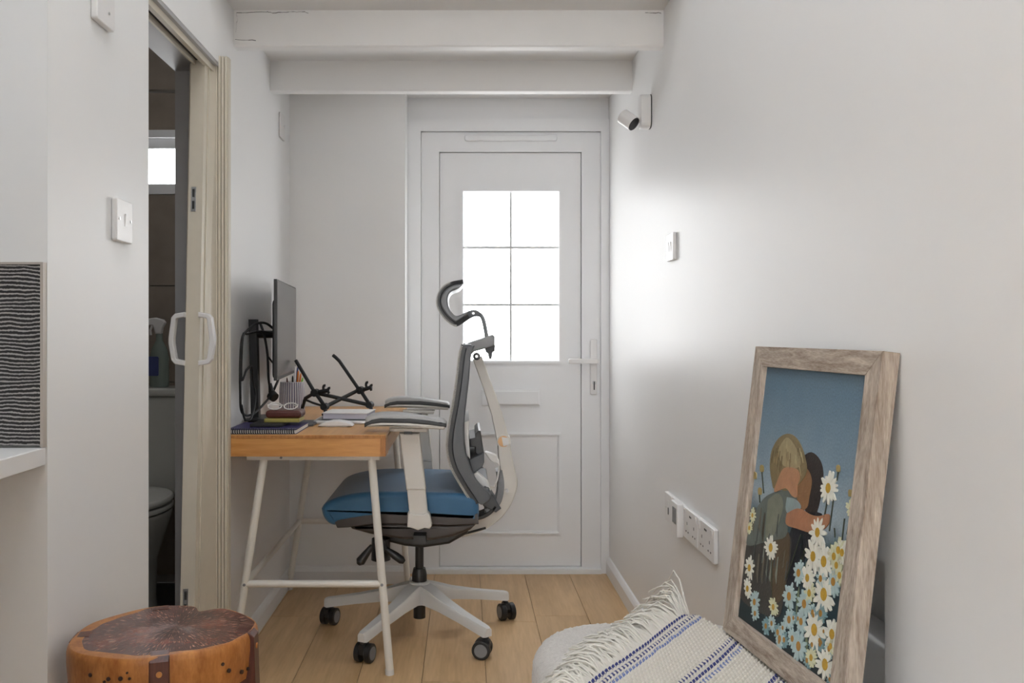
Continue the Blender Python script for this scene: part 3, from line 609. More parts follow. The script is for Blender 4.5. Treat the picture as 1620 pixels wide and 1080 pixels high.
# backrest: rails, mesh, edge threads
Lc = [(728, 547), (724.5, 562), (720, 600), (715, 635), (709, 668), (706, 690), (705.5, 710), (711, 736), (726, 765), (748, 799)]
Lx = [tuple(v)[:2] for v in smooth_path([(a, b, 0) for a, b in XZ(Lc, CY-.225)], 5)]
def offs(line, d):
    out = []
    for i, p in enumerate(line):
        a = Vector(line[max(0, i-1)]); b = Vector(line[min(len(line)-1, i+1)]); t_ = (b-a).normalized(); out.append((p[0]-t_.y*d, p[1]+t_.x*d))
    return out
o1 = offs(Lx, .008); o2 = offs(Lx, .020)
Rc = [(751, 546), (745, 564), (742, 600), (738.5, 630), (734.5, 668), (734.5, 690), (736, 710), (741.5, 728), (753, 757), (777, 784), (762, 797)]
Rx = [tuple(v)[:2] for v in smooth_path([(a, b, 0) for a, b in XZ(Rc, CY-.225)], 5)]
bk = obj('back_frame', strip(NB(), o2[1:], Rx, CY-.245, CY-.215, 60, .004), M['dark_grey'], ch)
obj('back_frame', strip(NB(), o2[1:], Rx, CY+.215, CY+.245, 60, .004), M['dark_grey'], ch)
obj('back_edge', strip(NB(), o1, o2, CY-.246, CY-.205), M['black'], ch); obj('back_edge', strip(NB(), o1, o2, CY+.205, CY+.246), M['black'], ch)
obj('back_mesh', strip(NB(), offs(Lx, .003), o1, CY-.243, CY+.243), M['mesh'], ch)
def ticks(line, y0, y1, step, w_, dep):
    bm = NB(); acc = 0
    for i in range(len(line)-1):
        a = Vector(line[i]); b = Vector(line[i+1]); Ls = (b-a).length; t_ = (b-a)/Ls; n_ = Vector((-t_.y, t_.x))
        while acc < Ls:
            c = a+t_*acc; q = [c-t_*w_/2, c+t_*w_/2, c+t_*w_/2+n_*dep, c-t_*w_/2+n_*dep]
            hexa(bm, [(p.x, y0, p.y) for p in q]+[(p.x, y1, p.y) for p in q]); acc += step
        acc -= Ls
    return bm
for y0, y1 in ((CY-.247, CY-.235), (CY+.235, CY+.247)): obj('edge_thread', ticks(Lx, y0, y1, .0046, .0022, .0082), M['rib'], ch, 0, True)
for z0 in (0, 1):
    p0, p1 = (Lx[2], Rx[2]) if z0 == 0 else (Lx[-4], Rx[-6])
    obj('back_cross_member', rprism(NB(), rrect(min(p0[0], p1[0])+.012, max(p0[0], p1[0])-.004, p0[1]-.02, p0[1]+.012, .006), fXZ, CY-.22, CY+.22, .004), M['dark_grey'], ch)
# top bracket, headrest
tb = XZ([(734, 552), (741, 543), (780, 529.5), (782.5, 532), (782.5, 546), (768, 551), (750, 556), (744, 562), (736, 563)], CY-.10)
obj('top_bracket', rprism(NB(), tb, fXZ, CY-.10, CY+.10, .005), M['mid_grey'], ch)
kb = XZ([(767, 551), (783, 545), (782.5, 555), (779, 557), (777.5, 567), (774, 567.5), (772, 559), (769, 557)], CY)
obj('height_catch', rprism(NB(), kb, fXZ, CY-.02, CY+.02, .003), M['dark_grey'], ch)
st = [tuple(v) for v in smooth_path([P(x, y, CY) for x, y in ((740, 497), (749, 494.5), (757, 496), (762.5, 501), (765.5, 509), (768.5, 524), (771, 540))], 5)]
bm = NB(); tube(bm, st, .0068, 12); sm_ = obj('headrest_stem', bm, M['mid_grey'], ch)
bm = NB(); disc(bm, P(749, 495.5, CY-.026), (0, 1, 0), .0045, .004, 16); obj('pivot_screw', bm, M['steel'], sm_)
bm = NB(); strip(bm, XZ([(733, 496), (741, 492), (749, 490), (756, 491.5), (761, 496)], CY), XZ([(736, 508), (743, 504), (749, 501), (754, 500), (759, 501)], CY), CY-.024, CY+.024, 24, .002); obj('headrest_hinge', bm, M['dark_grey'], ch)
outer = [(732, 441), (714, 444.5), (700, 452), (691.5, 465), (689.5, 479), (693, 491), (701.5, 504), (712.5, 513.5), (722, 516.5), (733, 511), (744, 503.5)]
inner = [(738, 493), (723.5, 499.5), (715.7, 495), (709.5, 484), (708.5, 471), (713, 462), (722, 458), (727, 455.5)]
ox = [tuple(v)[:2] for v in smooth_path([(a, b, 0) for a, b in XZ(outer, CY-.12)], 5)]; ix = [tuple(v)[:2] for v in smooth_path([(a, b, 0) for a, b in XZ(inner, CY-.12)], 5)]
h1 = offs(ox, .006); h2 = offs(ox, .016)
hr = obj('headrest', strip(NB(), h2, ix[::-1], CY-.125, CY+.125, 60, .005), M['mid_grey'], ch)
obj('headrest_pad', strip(NB(), h1[5:-12], offs(ox, .013)[5:-12], CY-.1265, CY+.1265), M['black'], hr)
obj('headrest_mesh', strip(NB(), offs(ox, .002), offs(ox, .0165), CY-.118, CY+.118), M['mesh'], hr)
for y0, y1 in ((CY-.128, CY-.118), (CY+.118, CY+.128)): obj('edge_thread', ticks(ox[6:-10], y0, y1, .0042, .002, .0065), M['rib'], hr, 0, True)
# spine
sp1 = [P(x, y, CY) for x, y in ((755, 566), (771, 610), (786, 655), (796, 697))]
bm = NB(); rprism(bm, band([(v.x, v.z) for v in sp1], [.0165, .0165, .019, .022]), fXZ, CY-.03, CY+.03, .004); obj('upper_spine', bm, M['chair_white'], ch)
cl = smooth_path([P(x, y, CY) for x, y in ((796, 690), (799, 722), (804, 748), (806, 764), (797, 790), (780, 812), (757, 827), (728, 838))], 4)
bm = NB(); rprism(bm, band([(v.x, v.z) for v in cl], [.021+.006*math.sin(math.pi*i/(len(cl)-1)) for i in range(len(cl))]), fXZ, CY-.032, CY+.032, .005); lsp = obj('lower_spine', bm, M['chair_white'], ch)
bm = NB(); disc(bm, P(797, 698, CY-.034), (0, 1, 0), .024, .008, 28); pd = obj('pivot_disc', bm, M['chair_white'], ch)
bm = NB(); disc(bm, P(796.5, 698, CY-.0385), (0, 1, 0), .019, .002, 28); obj('disc_inlay', bm, M['orange_core'], pd)
bm = NB(); v = P(799, 698, CY-.040); hexa(bm, [(v.x-.006, v.y, v.z-.017), (v.x+.013, v.y, v.z-.012), (v.x+.013, v.y+.001, v.z-.012), (v.x-.006, v.y+.001, v.z-.017), (v.x-.012, v.y, v.z+.015), (v.x+.013, v.y, v.z+.012), (v.x+.013, v.y+.001, v.z+.012), (v.x-.012, v.y+.001, v.z+.015)]); obj('disc_sticker', bm, M['chair_light'], pd, 0)
for (x, y) in ((754, 563.5), (802, 776)):
    bm = NB(); disc(bm, P(x, y, CY-.034), (0, 1, 0), .013 if y < 600 else .007, .012, 18); q = obj('pivot_bolt', bm, M['black'] if y < 600 else M['chair_light'], ch)
    bm = NB(); disc(bm, P(x, y, CY-.041), (0, 1, 0), .005, .003, 12); obj('bolt_head', bm, M['steel'], q)
arc = smooth_path([P(x, y, CY) for x, y in ((789, 742), (792, 765), (788, 788), (778, 800), (768, 806))], 4)
bm = NB(); rprism(bm, band([(v.x, v.z) for v in arc], [.011]*len(arc)), fXZ, CY-.04, CY+.04, .003); obj('lower_bracket', bm, M['mid_grey'], ch)
arc = smooth_path([P(x, y, CY) for x, y in ((784, 796), (775, 806), (763, 813), (750, 816))], 4)
bm = NB(); rprism(bm, band([(v.x, v.z) for v in arc], [.006]*len(arc)), fXZ, CY-.05, CY+.05, .002); obj('recline_strap', bm, M['black'], ch)
def cpart(name, px, Y, y0, y1, mat, r=.003):
    bm = NB(); rprism(bm, XZ(px, Y), fXZ, y0, y1, r); return obj(name, bm, mat, ch)
cpart('lumbar_cover', [(733, 668), (742, 665), (741.5, 690), (744, 726), (738, 720), (735, 700)], CY-.2, CY-.2, CY+.2, M['chair_light'])
cpart('lumbar_bracket', [(742, 727), (766, 717), (766, 731), (763, 739), (750, 748), (746, 745)], CY-.17, CY-.17, CY+.17, M['dark_grey'])
cpart('lumbar_slide', [(743, 694), (752, 692), (752, 686), (757, 681), (760.5, 681), (765, 716), (758, 720), (752, 716), (752, 707), (743, 707)], CY-.13, CY-.13, CY+.13, M['black'])
cpart('lumbar_lever', [(749, 750), (754, 747), (765, 756), (772, 763), (777, 776), (772, 774), (768, 769), (759, 772)], CY-.18, CY-.18, CY-.13, M['chair_light'])
cpart('lumbar_paddle', [(767, 716), (770, 715), (786, 720), (790, 729), (791, 738), (786, 733), (776, 729)], CY-.1, CY-.1, CY-.06, M['chair_light'])
bm = NB(); tube(bm, smooth_path([P(x, y, CY-.08) for x, y in ((776, 769), (782, 769), (786, 760), (790, 738))], 4), .003, 8); obj('lumbar_cable', bm, M['chair_light'], ch)
bm = NB(); rprism(bm, XZ([(752, 770), (778, 778), (792, 800), (784, 806), (764, 796)], CY), fXZ, CY-.05, CY+.05, .004); obj('back_pivot_block', bm, M['dark_grey'], ch)

# ---------------------------------------------------------------- monitor and desk things
mo = thing('monitor', 'thin black monitor turned edge-on near the left wall', 'monitor', (-.66, 2.96, DZ))
n0 = Vector((-.592, 2.776, 0)); n1 = Vector((-.641, 3.345, 0)); dirm = (n1-n0).normalized(); nm = Vector((dirm.y, -dirm.x, 0)); wM = (n1-n0).length
fm = lambda a, b, t: tuple(n0+dirm*a+nm*t+Vector((0, 0, b)))
bm = NB(); rprism(bm, rrect(0, wM, .889, 1.211, .004), fm, -.010, 0, .001); ms = obj('screen_housing', bm, M['black'], mo)
bm = NB(); rprism(bm, rrect(.004, wM-.004, .900, 1.206, .002), fm, -.001, .0012, 0); obj('screen', bm, M['screen'], ms)
bm = NB(); rprism(bm, rrect(.10, wM-.06, .889, 1.15, .02), fm, -.028, -.009, .008); obj('rear_housing', bm, M['matt_black'], ms)
bm = NB(); hexa(bm, [(-.708, 2.915, DZ+.022), (-.682, 2.915, DZ+.022), (-.682, 2.945, DZ+.022), (-.708, 2.945, DZ+.022), (-.716, 2.915, 1.085), (-.690, 2.915, 1.085), (-.690, 2.945, 1.085), (-.716, 2.945, 1.085)]); obj('stand_post', bm, M['black'], mo, 0)
bm = NB(); rbox(bm, -.718, -.59, 2.86, 3.03, DZ+.016, DZ+.024, .003); rbox(bm, -.714, -.68, 2.90, 2.96, DZ+.0, DZ+.018, .002); obj('stand_base', bm, M['black'], mo)
bm = NB(); tube(bm, [(-.70, 2.93, 1.035), (-.66, 2.96, 1.035), (-.635, 3.0, 1.035)], .013, 12); obj('mount_arm', bm, M['black'], mo)
def cable(pts, r, label, Y=None):
    bm = NB(); tube(bm, pts, r, 8, 7); c = obj('cable', bm, M['matt_black']); tag(c, label, 'cable', 'cables behind the monitor'); return c
def pc(l): return [P(x, y, Y) for x, y, Y in l]
cable(pc([(433, 520, 2.90), (420, 511, 2.86), (405, 512, 2.80), (392, 522, 2.76), (383, 535, 2.74), (380, 575, 2.74), (380, 620, 2.74), (382, 650, 2.76), (392, 657, 2.80), (405, 651, 2.86), (420, 636, 2.95), (431, 622, 3.0)]), .004, 'long black cable looping against the wall left of the monitor post')
cable(pc([(431, 527, 2.90), (412, 524, 2.84), (392, 528, 2.77), (384, 533, 2.75), (382, 600, 2.75), (390, 585, 2.76), (398, 580, 2.78), (400, 605, 2.82), (404, 622, 2.86), (402, 645, 2.84), (396, 663, 2.78), (387, 662, 2.765), (382, 640, 2.755)]), .0035, 'thinner black cable with a second loop left of the monitor post')
cable(pc([(412, 512, 2.9), (418, 530, 2.9), (423, 560, 2.92), (425, 600, 2.95), (430, 620, 3.0), (437, 608, 3.02), (441, 598, 3.05)]), .0042, 'black cable hanging between the monitor post and screen')
cable(pc([(425, 565, 2.93), (432, 574, 2.97), (440, 579, 3.04)]), .003, 'short black cable running into the back of the screen')
bm = NB(); tube(bm, [P(429, 624, 3.0), P(435, 629, 2.99)], [.018, .016], 16); tube(bm, [P(427, 606, 3.0), P(430, 624, 3.0)], [.006, .011], 10); tag(obj('power_plug', bm, M['matt_black']), 'black plug dangling below the screen beside the pen pot', 'plug')
# spiral notebook
nb = thing('spiral_notebook', 'dark purple spiral notebook at the near corner of the desk', 'notebook', (-.62, 2.70, DZ))
obj('page_block', rbox(NB(), -.7125, -.507, 2.648, 2.852, DZ+.0015, DZ+.0125, .001), M['paper'], nb)
obj('cover', rbox(NB(), -.7145, -.505, 2.646, 2.854, DZ+.0125, DZ+.0148, .0006, .003), M['navy'], nb); obj('back_cover', rbox(NB(), -.7145, -.505, 2.646, 2.854, DZ+.0, DZ+.0014, .0004, .003), M['navy'], nb)
bm = NB()
for k in range(30):
    x = -.710+k*.0068
    tube(bm, [(x, 2.654, DZ+.0155), (x, 2.647, DZ+.0160), (x, 2.6415, DZ+.011), (x, 2.6415, DZ+.005), (x, 2.648, DZ+.0012)], .0017, 5)
obj('spiral_binding', bm, M['matt_black'], nb, stuff=True)
ph = NB(); rbox(ph, -.565, -.492, 2.862, 3.00, DZ+.0, DZ+.008, .002, .008); tag(obj('phone', ph, M['dark_grey']), 'dark slim phone on the desk behind the spiral notebook', 'phone')
bx = NB(); rbox(bx, -.625, -.515, 2.74, 2.835, DZ+.0255, DZ+.0375, .002, .004); tag(obj('olive_case', bx, M['olive']), 'flat olive case under the red-brown wallet', 'case')
wl = NB(); rprism(wl, rrect(-.622, -.51, DZ+.038, DZ+.062, .010), fXZ, 2.745, 2.83, .008); tag(obj('wallet', wl, M['wallet']), 'red-brown glossy leather wallet under the clear spectacles', 'wallet')
sc_ = NB(); rbox(sc_, -.66, -.56, 2.70, 2.845, DZ+.0150, DZ+.0252, .002, .004); tag(obj('notepad', sc_, M['matt_black']), 'small black pad lying on the spiral notebook', 'notepad')
gl = thing('spectacles', 'clear framed spectacles resting on the wallet', 'spectacles', (-.57, 2.79, DZ+.063))
for xo in (-.598, -.548):
    bm = NB(); tube(bm, [(xo+.021*math.cos(a), 2.775+.012*math.sin(a), DZ+.0735+.009*math.sin(a)) for a in [2*math.pi*k/16 for k in range(17)]], .0019, 6); obj('rim', bm, M['paper'], gl)
bm = NB(); tube(bm, [(-.62, 2.775, DZ+.078), (-.615, 2.83, DZ+.072), (-.60, 2.87, DZ+.068)], .0018, 6, 4); obj('temple', bm, M['paper'], gl)
bm = NB(); tube(bm, [(-.527, 2.775, DZ+.078), (-.535, 2.83, DZ+.072), (-.555, 2.87, DZ+.068)], .0018, 6, 4); obj('temple', bm, M['paper'], gl)
bm = NB(); tube(bm, [(-.577, 2.775, DZ+.075), (-.573, 2.774, DZ+.077), (-.569, 2.775, DZ+.075)], .0018, 6); obj('bridge', bm, M['paper'], gl)
# pen pot
ppx, ppy = (462-VX)*3.27/F, 3.27
pp = thing('pen_pot', 'white ribbed ceramic pen pot on wooden feet', 'pen pot', (ppx, ppy, DZ))
bm = NB(); n = 132; rings = []
for (r, z) in ((.044, .012), (.047, .018), (.0475, .06), (.046, .10), (.0435, .122), (.0415, .123), (.0405, .118), (.040, .02)):
    rings.append([bm.verts.new((ppx+(r-(.0022 if (k % 4) >= 3 and .016 < z < .121 and r > .042 else 0))*math.cos(2*math.pi*k/n), ppy+(r-(.0022 if (k % 4) >= 3 and .016 < z < .121 and r > .042 else 0))*math.sin(2*math.pi*k/n), DZ+z)) for k in range(n)])
for q in range(len(rings)-1):
    for k in range(n):
        f = bm.faces.new((rings[q][k], rings[q][(k+1) % n], rings[q+1][(k+1) % n], rings[q+1][k]))
        if (k % 4) in (2, 3) and q in (1, 2, 3): f.material_index = 1
bm.faces.new(rings[0][::-1]); bm.faces.new(rings[-1])
pot = obj('pot', bm, [M['ceramic'], M['groove']], pp)
for k in range(4):
    a = math.pi/4+k*math.pi/2; bm = NB(); tube(bm, [(ppx+.034*math.cos(a), ppy+.034*math.sin(a), DZ), (ppx+.033*math.cos(a), ppy+.033*math.sin(a), DZ+.013)], [.006, .008], 10); obj('foot', bm, M['pine'], pp)
for i, (px, py, mt, lab, tip) in enumerate(((472, 586, 'orange', 'orange pencil standing in the pen pot', None), (476, 590, 'orange', 'second orange pencil at the right of the pen pot', None), (471, 580, 'pen_blue', 'dark blue pen, tallest in the pen pot', None), (479, 597, 'green', 'green pen at the right rim of the pen pot', None), (463, 594, 'black', 'black pen in the middle of the pen pot', None), (454, 597, 'wallet', 'red-brown pen at the left of the pen pot', None), (467, 579, 'white_plastic', 'white capped pen at the back of the pen pot', None))):
    tp = P(px, py, ppy-.012+.006*i); bt = Vector((ppx+(tp.x-ppx)*.5, ppy+(tp.y-ppy)*.6, DZ+.022)); d = (tp-bt)
    bm = NB(); tube(bm, [bt, bt+d*.9, bt+d*.96, tp], [.0036, .0036, .0030, .0012], 8); tag(obj('pen', bm, M[mt]), lab, 'pen', 'pens in the pen pot')
# laptop-like slab, books, mouse
obj_l = thing('tablet', 'flat silver tablet under the white book on the desk', 'tablet', (-.40, 3.03, DZ))
obj('tablet_body', rbox(NB(), -.505, -.275, 2.93, 3.11, DZ, DZ+.012, .003, .012), M['aluminium'], obj_l); obj('tablet_glass', rbox(NB(), -.497, -.283, 2.938, 3.102, DZ+.012, DZ+.0128, .0003, .006), M['lcd'], obj_l)
bk2 = thing('book', 'thick white book lying on the silver tablet', 'book', (-.40, 3.02, DZ+.013))
hexb = lambda z0, z1, g=0: hexa(NB(), [(-.478+g, 2.955+g, z0), (-.322-g, 2.94+g, z0), (-.310-g, 3.09-g, z0), (-.466+g, 3.10-g, z0), (-.478+g, 2.955+g, z1), (-.322-g, 2.94+g, z1), (-.310-g, 3.09-g, z1), (-.466+g, 3.10-g, z1)])
obj('page_block', hexb(DZ+.0155, DZ+.0335, .003), M['lilac_paper'], bk2, 0); obj('front_cover', hexb(DZ+.0336, DZ+.036), M['paper'], bk2, 0); obj('back_cover', hexb(DZ+.013, DZ+.0154), M['dark_grey'], bk2, 0)
pap = NB(); hexa(pap, [(-.285, 3.06, DZ), (-.245, 3.05, DZ), (-.24, 3.20, DZ), (-.30, 3.21, DZ), (-.285, 3.06, DZ+.003), (-.245, 3.05, DZ+.003), (-.24, 3.20, DZ+.003), (-.30, 3.21, DZ+.003)]); tag(obj('paper_sheets', pap, M['paper'], smooth=0), 'loose white papers behind the chair arm on the desk', 'paper')
ms_ = thing('computer_mouse', 'low white computer mouse at the near side of the desk', 'mouse', (-.417, 2.87, DZ))
mpr = [(-.475, DZ+.003), (-.468, DZ+.0085), (-.45, DZ+.0155), (-.43, DZ+.0195), (-.41, DZ+.020), (-.385, DZ+.0165), (-.368, DZ+.010), (-.361, DZ+.003)]
obj('mouse_shell', rprism(NB(), mpr, fXZ, 2.842, 2.90, .003, 4), M['white_plastic'], ms_); obj('mouse_base', rbox(NB(), -.470, -.366, 2.846, 2.896, DZ, DZ+.004, .001, .02), M['aluminium'], ms_)
# folding laptop stand
ls = thing('laptop_stand', 'black folding laptop stand standing open and empty on the desk', 'laptop stand', (-.42, 3.15, DZ))
def bar(name, a, b, r=.0065, par=ls, sm=0):
    bm = NB(); tube(bm, [a, b] if not isinstance(a, list) else a, r, 10, sm); return obj(name, bm, M['matt_black'], par)
Ya, Yb = 3.14, 3.24
bar('upright', [P(468, 570, Ya+.05), P(497, 619, Ya)], None); bar('upright', [P(527, 562, Yb+.06), P(531, 565, Yb+.055), P(537, 571, Yb+.05), P(568, 616, Yb)], None)
for (j, Y, hk) in (((499, 621), Ya, ((509, 619), (519, 617.5), (514, 610), (521.5, 614))), ((570, 617), Yb, ((579, 615), (588, 612), (581.5, 605), (588.5, 609.5)))):
    bm = NB(); disc(bm, P(*j, Y), (.25, 1, 0), .014, .026, 14); jn = obj('joint', bm, M['matt_black'], ls)
    bm = NB(); tube(bm, [P(*j, Y), P(*hk[0], Y-.01), P(*hk[1], Y-.015)], .0075, 10); obj('hook_arm', bm, M['matt_black'], ls)
    for h_ in hk[2:]:
        bm = NB(); tube(bm, [P(h_[0]-1, h_[1]+8, Y-.012), P(h_[0]-2.4, h_[1]+4, Y-.014), P(h_[0]-1.5, h_[1], Y-.015), P(h_[0]+1, h_[1]-.5, Y-.015)], .0048, 8, 3); obj('hook', bm, M['matt_black'], jn)
Za = DZ+.013
f1 = P(514, 643, 3.08); f2_ = P(585, 640, 3.16)
bar('strut', P(499, 621, Ya), f1, .007); bar('strut', P(570, 617, Yb), f2_, .007)
bar('cross_strut', P(503, 622, Ya), P(583, 640, 3.17), .0068); bar('cross_strut', P(567, 617, Yb), P(517, 642, 3.09), .0068)
for f_, e in ((f1, (-.508, 3.05)), (f2_, (-.335, 3.04))):
    bm = NB(); disc(bm, f_, (.2, 1, 0), .0125, .028, 14); obj('joint', bm, M['matt_black'], ls)
bar('foot', [f1, P(515, 652, 3.06), Vector((-.492, 3.07, DZ+.018))], None, .007); bar('foot', [f2_, P(587, 646, 3.15), P(584, 652, 3.14), Vector((-.335, 3.13, DZ+.0075))], None, .0065, sm=4)
bar('strut', P(496, 622, Ya), P(483, 630, 3.20), .0065); bar('foot', [P(483, 632, 3.2), P(495, 637, 3.16), P(511, 642, 3.10)], None, .004)
bar('foot', [P(483, 630, 3.20), Vector((-.60, 3.22, DZ+.007))], None, .006)

# ---------------------------------------------------------------- wooden stool
SZ = .50; scx, scy = -.548, 1.605
m, nt, b = new_mat('red_brown_stump_top'); g = N(nt, 'ShaderNodeNewGeometry'); sb_ = N(nt, 'ShaderNodeVectorMath', operation='SUBTRACT'); sb_.inputs[1].default_value = (scx+.02, scy+.015, 0); nt.links.new(g.outputs['Position'], sb_.inputs[0])
sx_ = N(nt, 'ShaderNodeSeparateXYZ'); nt.links.new(sb_.outputs[0], sx_.inputs[0])
def mm(op, a, b_=None):
    n_ = N(nt, 'ShaderNodeMath', operation=op)
    for i, v in enumerate((a, b_)):
        if v is None: continue
        if isinstance(v, (int, float)): n_.inputs[i].default_value = v
        else: nt.links.new(v, n_.inputs[i])
    return n_.outputs[0]
an = mm('ARCTAN2', sx_.outputs['Y'], sx_.outputs['X']); le = N(nt, 'ShaderNodeVectorMath', operation='LENGTH'); 
cz = N(nt, 'ShaderNodeCombineXYZ'); nt.links.new(sx_.outputs['X'], cz.inputs[0]); nt.links.new(sx_.outputs['Y'], cz.inputs[1]); nt.links.new(cz.outputs[0], le.inputs[0])
cb_ = N(nt, 'ShaderNodeCombineXYZ'); nt.links.new(mm('MULTIPLY', an, 22.0), cb_.inputs[0]); nt.links.new(mm('MULTIPLY', le.outputs['Value'], 34.0), cb_.inputs[1])
n1_ = N(nt, 'ShaderNodeTexNoise'); n1_.inputs['Scale'].default_value = 1.6; n1_.inputs['Detail'].default_value = 5; nt.links.new(cb_.outputs[0], n1_.inputs['Vector'])
n2_ = N(nt, 'ShaderNodeTexNoise'); n2_.inputs['Scale'].default_value = 17; n2_.inputs['Detail'].default_value = 4; nt.links.new(g.outputs['Position'], n2_.inputs['Vector'])
r1 = N(nt, 'ShaderNodeValToRGB'); e_ = r1.color_ramp.elements; e_[0].position = .30; e_[0].color = (.030, .009, .007, 1); e_[1].position = .70; e_[1].color = (.19, .062, .040, 1); nt.links.new(n2_.outputs['Fac'], r1.inputs[0])
r2 = N(nt, 'ShaderNodeMapRange'); r2.inputs[1].default_value = .58; r2.inputs[2].default_value = .66; nt.links.new(n1_.outputs['Fac'], r2.inputs[0])
mx = N(nt, 'ShaderNodeMix', data_type='RGBA'); mx.inputs[7].default_value = (.40, .24, .17, 1); nt.links.new(r2.outputs[0], mx.inputs[0]); nt.links.new(r1.outputs[0], mx.inputs[6]); nt.links.new(mx.outputs[2], b.inputs['Base Color'])
b.inputs['Roughness'].default_value = .24; bp = N(nt, 'ShaderNodeBump'); bp.inputs['Strength'].default_value = .25; bp.inputs['Distance'].default_value = .001; nt.links.new(n1_.outputs['Fac'], bp.inputs['Height']); nt.links.new(bp.outputs[0], b.inputs['Normal']); M['stool_top'] = m
M['stool_side'] = wood('amber_stump_side', (.27, .085, .018), (.54, .235, .065), 2, 34, 3.2, .35, 0, .5, .2)
M['stool_leg'] = wood('dark_red_wood_leg', (.045, .012, .008), (.13, .035, .02), 2, 40, 8, .3, 0, .5, .1)
M['knot'] = paint('dark_knot', (.03, .012, .008), .6)
stl = thing('stump_stool', 'rustic round stool cut from a tree trunk with dark legs', 'stool', (scx, scy, 0))
def outl(a, s=1.0):
    rx, ry = .158, .150
    k = 1+.035*math.sin(2*a+.6)+.03*math.sin(3*a+1.9)+.015*math.sin(7*a)
    d = (a-1.28+math.pi) % (2*math.pi)-math.pi
    k -= .20*math.exp(-(d/.13)**2)+.04*math.exp(-(d/.35)**2)
    return (scx+rx*k*s*math.cos(a), scy+ry*k*s*math.sin(a))
bm = NB(); n = 144; rings = []
def sapw(aa):
    ww = math.cos(aa-3.5)+.30*math.sin(3*aa)+.12*math.sin(9*aa)+.9*math.exp(-((aa-5.6)/.45)**2)
    return .955-.13*max(0, min(1, (ww+.15)/1.1))-.006*math.sin(17*aa)
for z, s in ((-.086, .90), (-.082, .955), (-.06, .985), (-.03, 1.0), (-.012, 1.0), (-.005, .99), (-.0012, .975), (0, .962), (0, None), (0, .78), (0, .5), (0, .2)):
    rings.append([bm.verts.new((*outl(2*math.pi*k/n, s or sapw(2*math.pi*k/n)), SZ+z)) for k in range(n)])
for q in range(len(rings)-1):
    for k in range(n):
        f = bm.faces.new((rings[q][k], rings[q][(k+1) % n], rings[q+1][(k+1) % n], rings[q+1][k])); f.material_index = 0 if q < 8 else 1
bm.faces.new(rings[0][::-1]); f = bm.faces.new(rings[-1]); f.material_index = 1
slb = obj('trunk_slab', bm, [M['stool_side'], M['stool_top']], stl, 50)
for a in (-1.30, 3.32, -.02, 1.95):
    d = Vector((math.cos(a), math.sin(a), 0)); s = Vector((-d.y, d.x, 0)); e = Vector((*outl(a), 0)); rr = (e-Vector((scx, scy, 0))).length; c = Vector((scx, scy, 0)); wd = .0165
    bm = NB(); pr = [(rr-.030, SZ+.0008), (rr-.004, SZ-.0002), (rr+.0035, SZ-.008), (rr+.006, SZ-.09), (rr+.022, .0), (rr-.014, .0), (rr-.036, SZ-.12), (rr-.034, SZ-.05)]
    rprism(bm, pr, lambda p, q, t: tuple(c+d*p+s*t+Vector((0, 0, q))), -wd, wd, .002); lg = obj('leg', bm, M['stool_leg'], stl)
    bm = NB(); disc(bm, c+d*(rr+.0045)+Vector((0, 0, SZ-.028)), d, .005, .003, 12); obj('wood_peg', bm, M['stool_side'], lg)
for k in range(16):
    a = -2.6+R.random()*2.7
    if any(abs(a-b) < .14 for b in (-1.30, -.02)): continue
    e = Vector((*outl(a, .999), SZ-.02-R.random()*.05)); d = Vector((math.cos(a), math.sin(a), 0))
    bm = NB(); disc(bm, e, d, .0018+.0025*R.random(), .004, 9); obj('knot', bm, M['knot'], slb)

# ---------------------------------------------------------------- pouf
PT = .468; px0, px1, py0, py1, pr_, pe = .125, .612, .76, 1.792, .16, .055
M['boucle'] = paint('cream_boucle', (.62, .59, .555), .95, bump=1.0, bscale=210, var=.22, vscale=190, sheen=.3)
def plan(i_, n_=520):
    base_ = rrect(px0+i_, px1-i_, py0+i_, py1-i_, max(.004, pr_-i_), 24); per = []; L_ = 0
    seg = [((base_[k][0]-base_[k-1][0])**2+(base_[k][1]-base_[k-1][1])**2)**.5 for k in range(len(base_))]
    return base_
def resample(poly, n_):
    L_ = [0]
    for k in range(len(poly)): a, b = poly[k], poly[(k+1) % len(poly)]; L_.append(L_[-1]+math.hypot(b[0]-a[0], b[1]-a[1]))
    out = []; j = 0
    for i in range(n_):
        d = L_[-1]*i/n_
        while L_[j+1] < d: j += 1
        f = (d-L_[j])/max(1e-9, L_[j+1]-L_[j]); a, b = poly[j], poly[(j+1) % len(poly)]; out.append((a[0]+(b[0]-a[0])*f, a[1]+(b[1]-a[1])*f))
    return out
bm = NB(); n = 420; rings = []; p0_ = resample(plan(0), n); rows = []
for k in range(22): rows.append((.012+(PT-pe-.012)*k/22, 0))
for k in range(13): a = math.pi/2*k/12; rows.append((PT-pe+pe*math.sin(a), pe*(1-math.cos(a))))
cxp, cyp = (px0+px1)/2, (py0+py1)/2
for z, i_ in rows:
    pl = inset(p0_, i_) if i_ > 1e-6 else p0_; rings.append([Vector((x, y, z)) for x, y in pl])
last = [(v.x, v.y) for v in rings[-1]]
for k in range(1, 46):
    f = 1-k/46; rings.append([Vector((cxp+(x-cxp)*f, cyp+(y-cyp)*f, PT)) for x, y in last])
vr = []
for q, rg in enumerate(rings):
    row = []
    for v in rg:
        d = noise.noise(v*140)*.0038+noise.noise(v*300)*.0022
        if q < 22: nv = Vector((v.x-cxp, v.y-cyp, 0)).normalized()
        elif q < 35: nv = (Vector((v.x-cxp, v.y-cyp, 0)).normalized()*(34-q)/12+Vector((0, 0, (q-21)/12))).normalized()
        else: nv = Vector((0, 0, 1))
        row.append(bm.verts.new(v+nv*(d-.004)))
    vr.append(row)
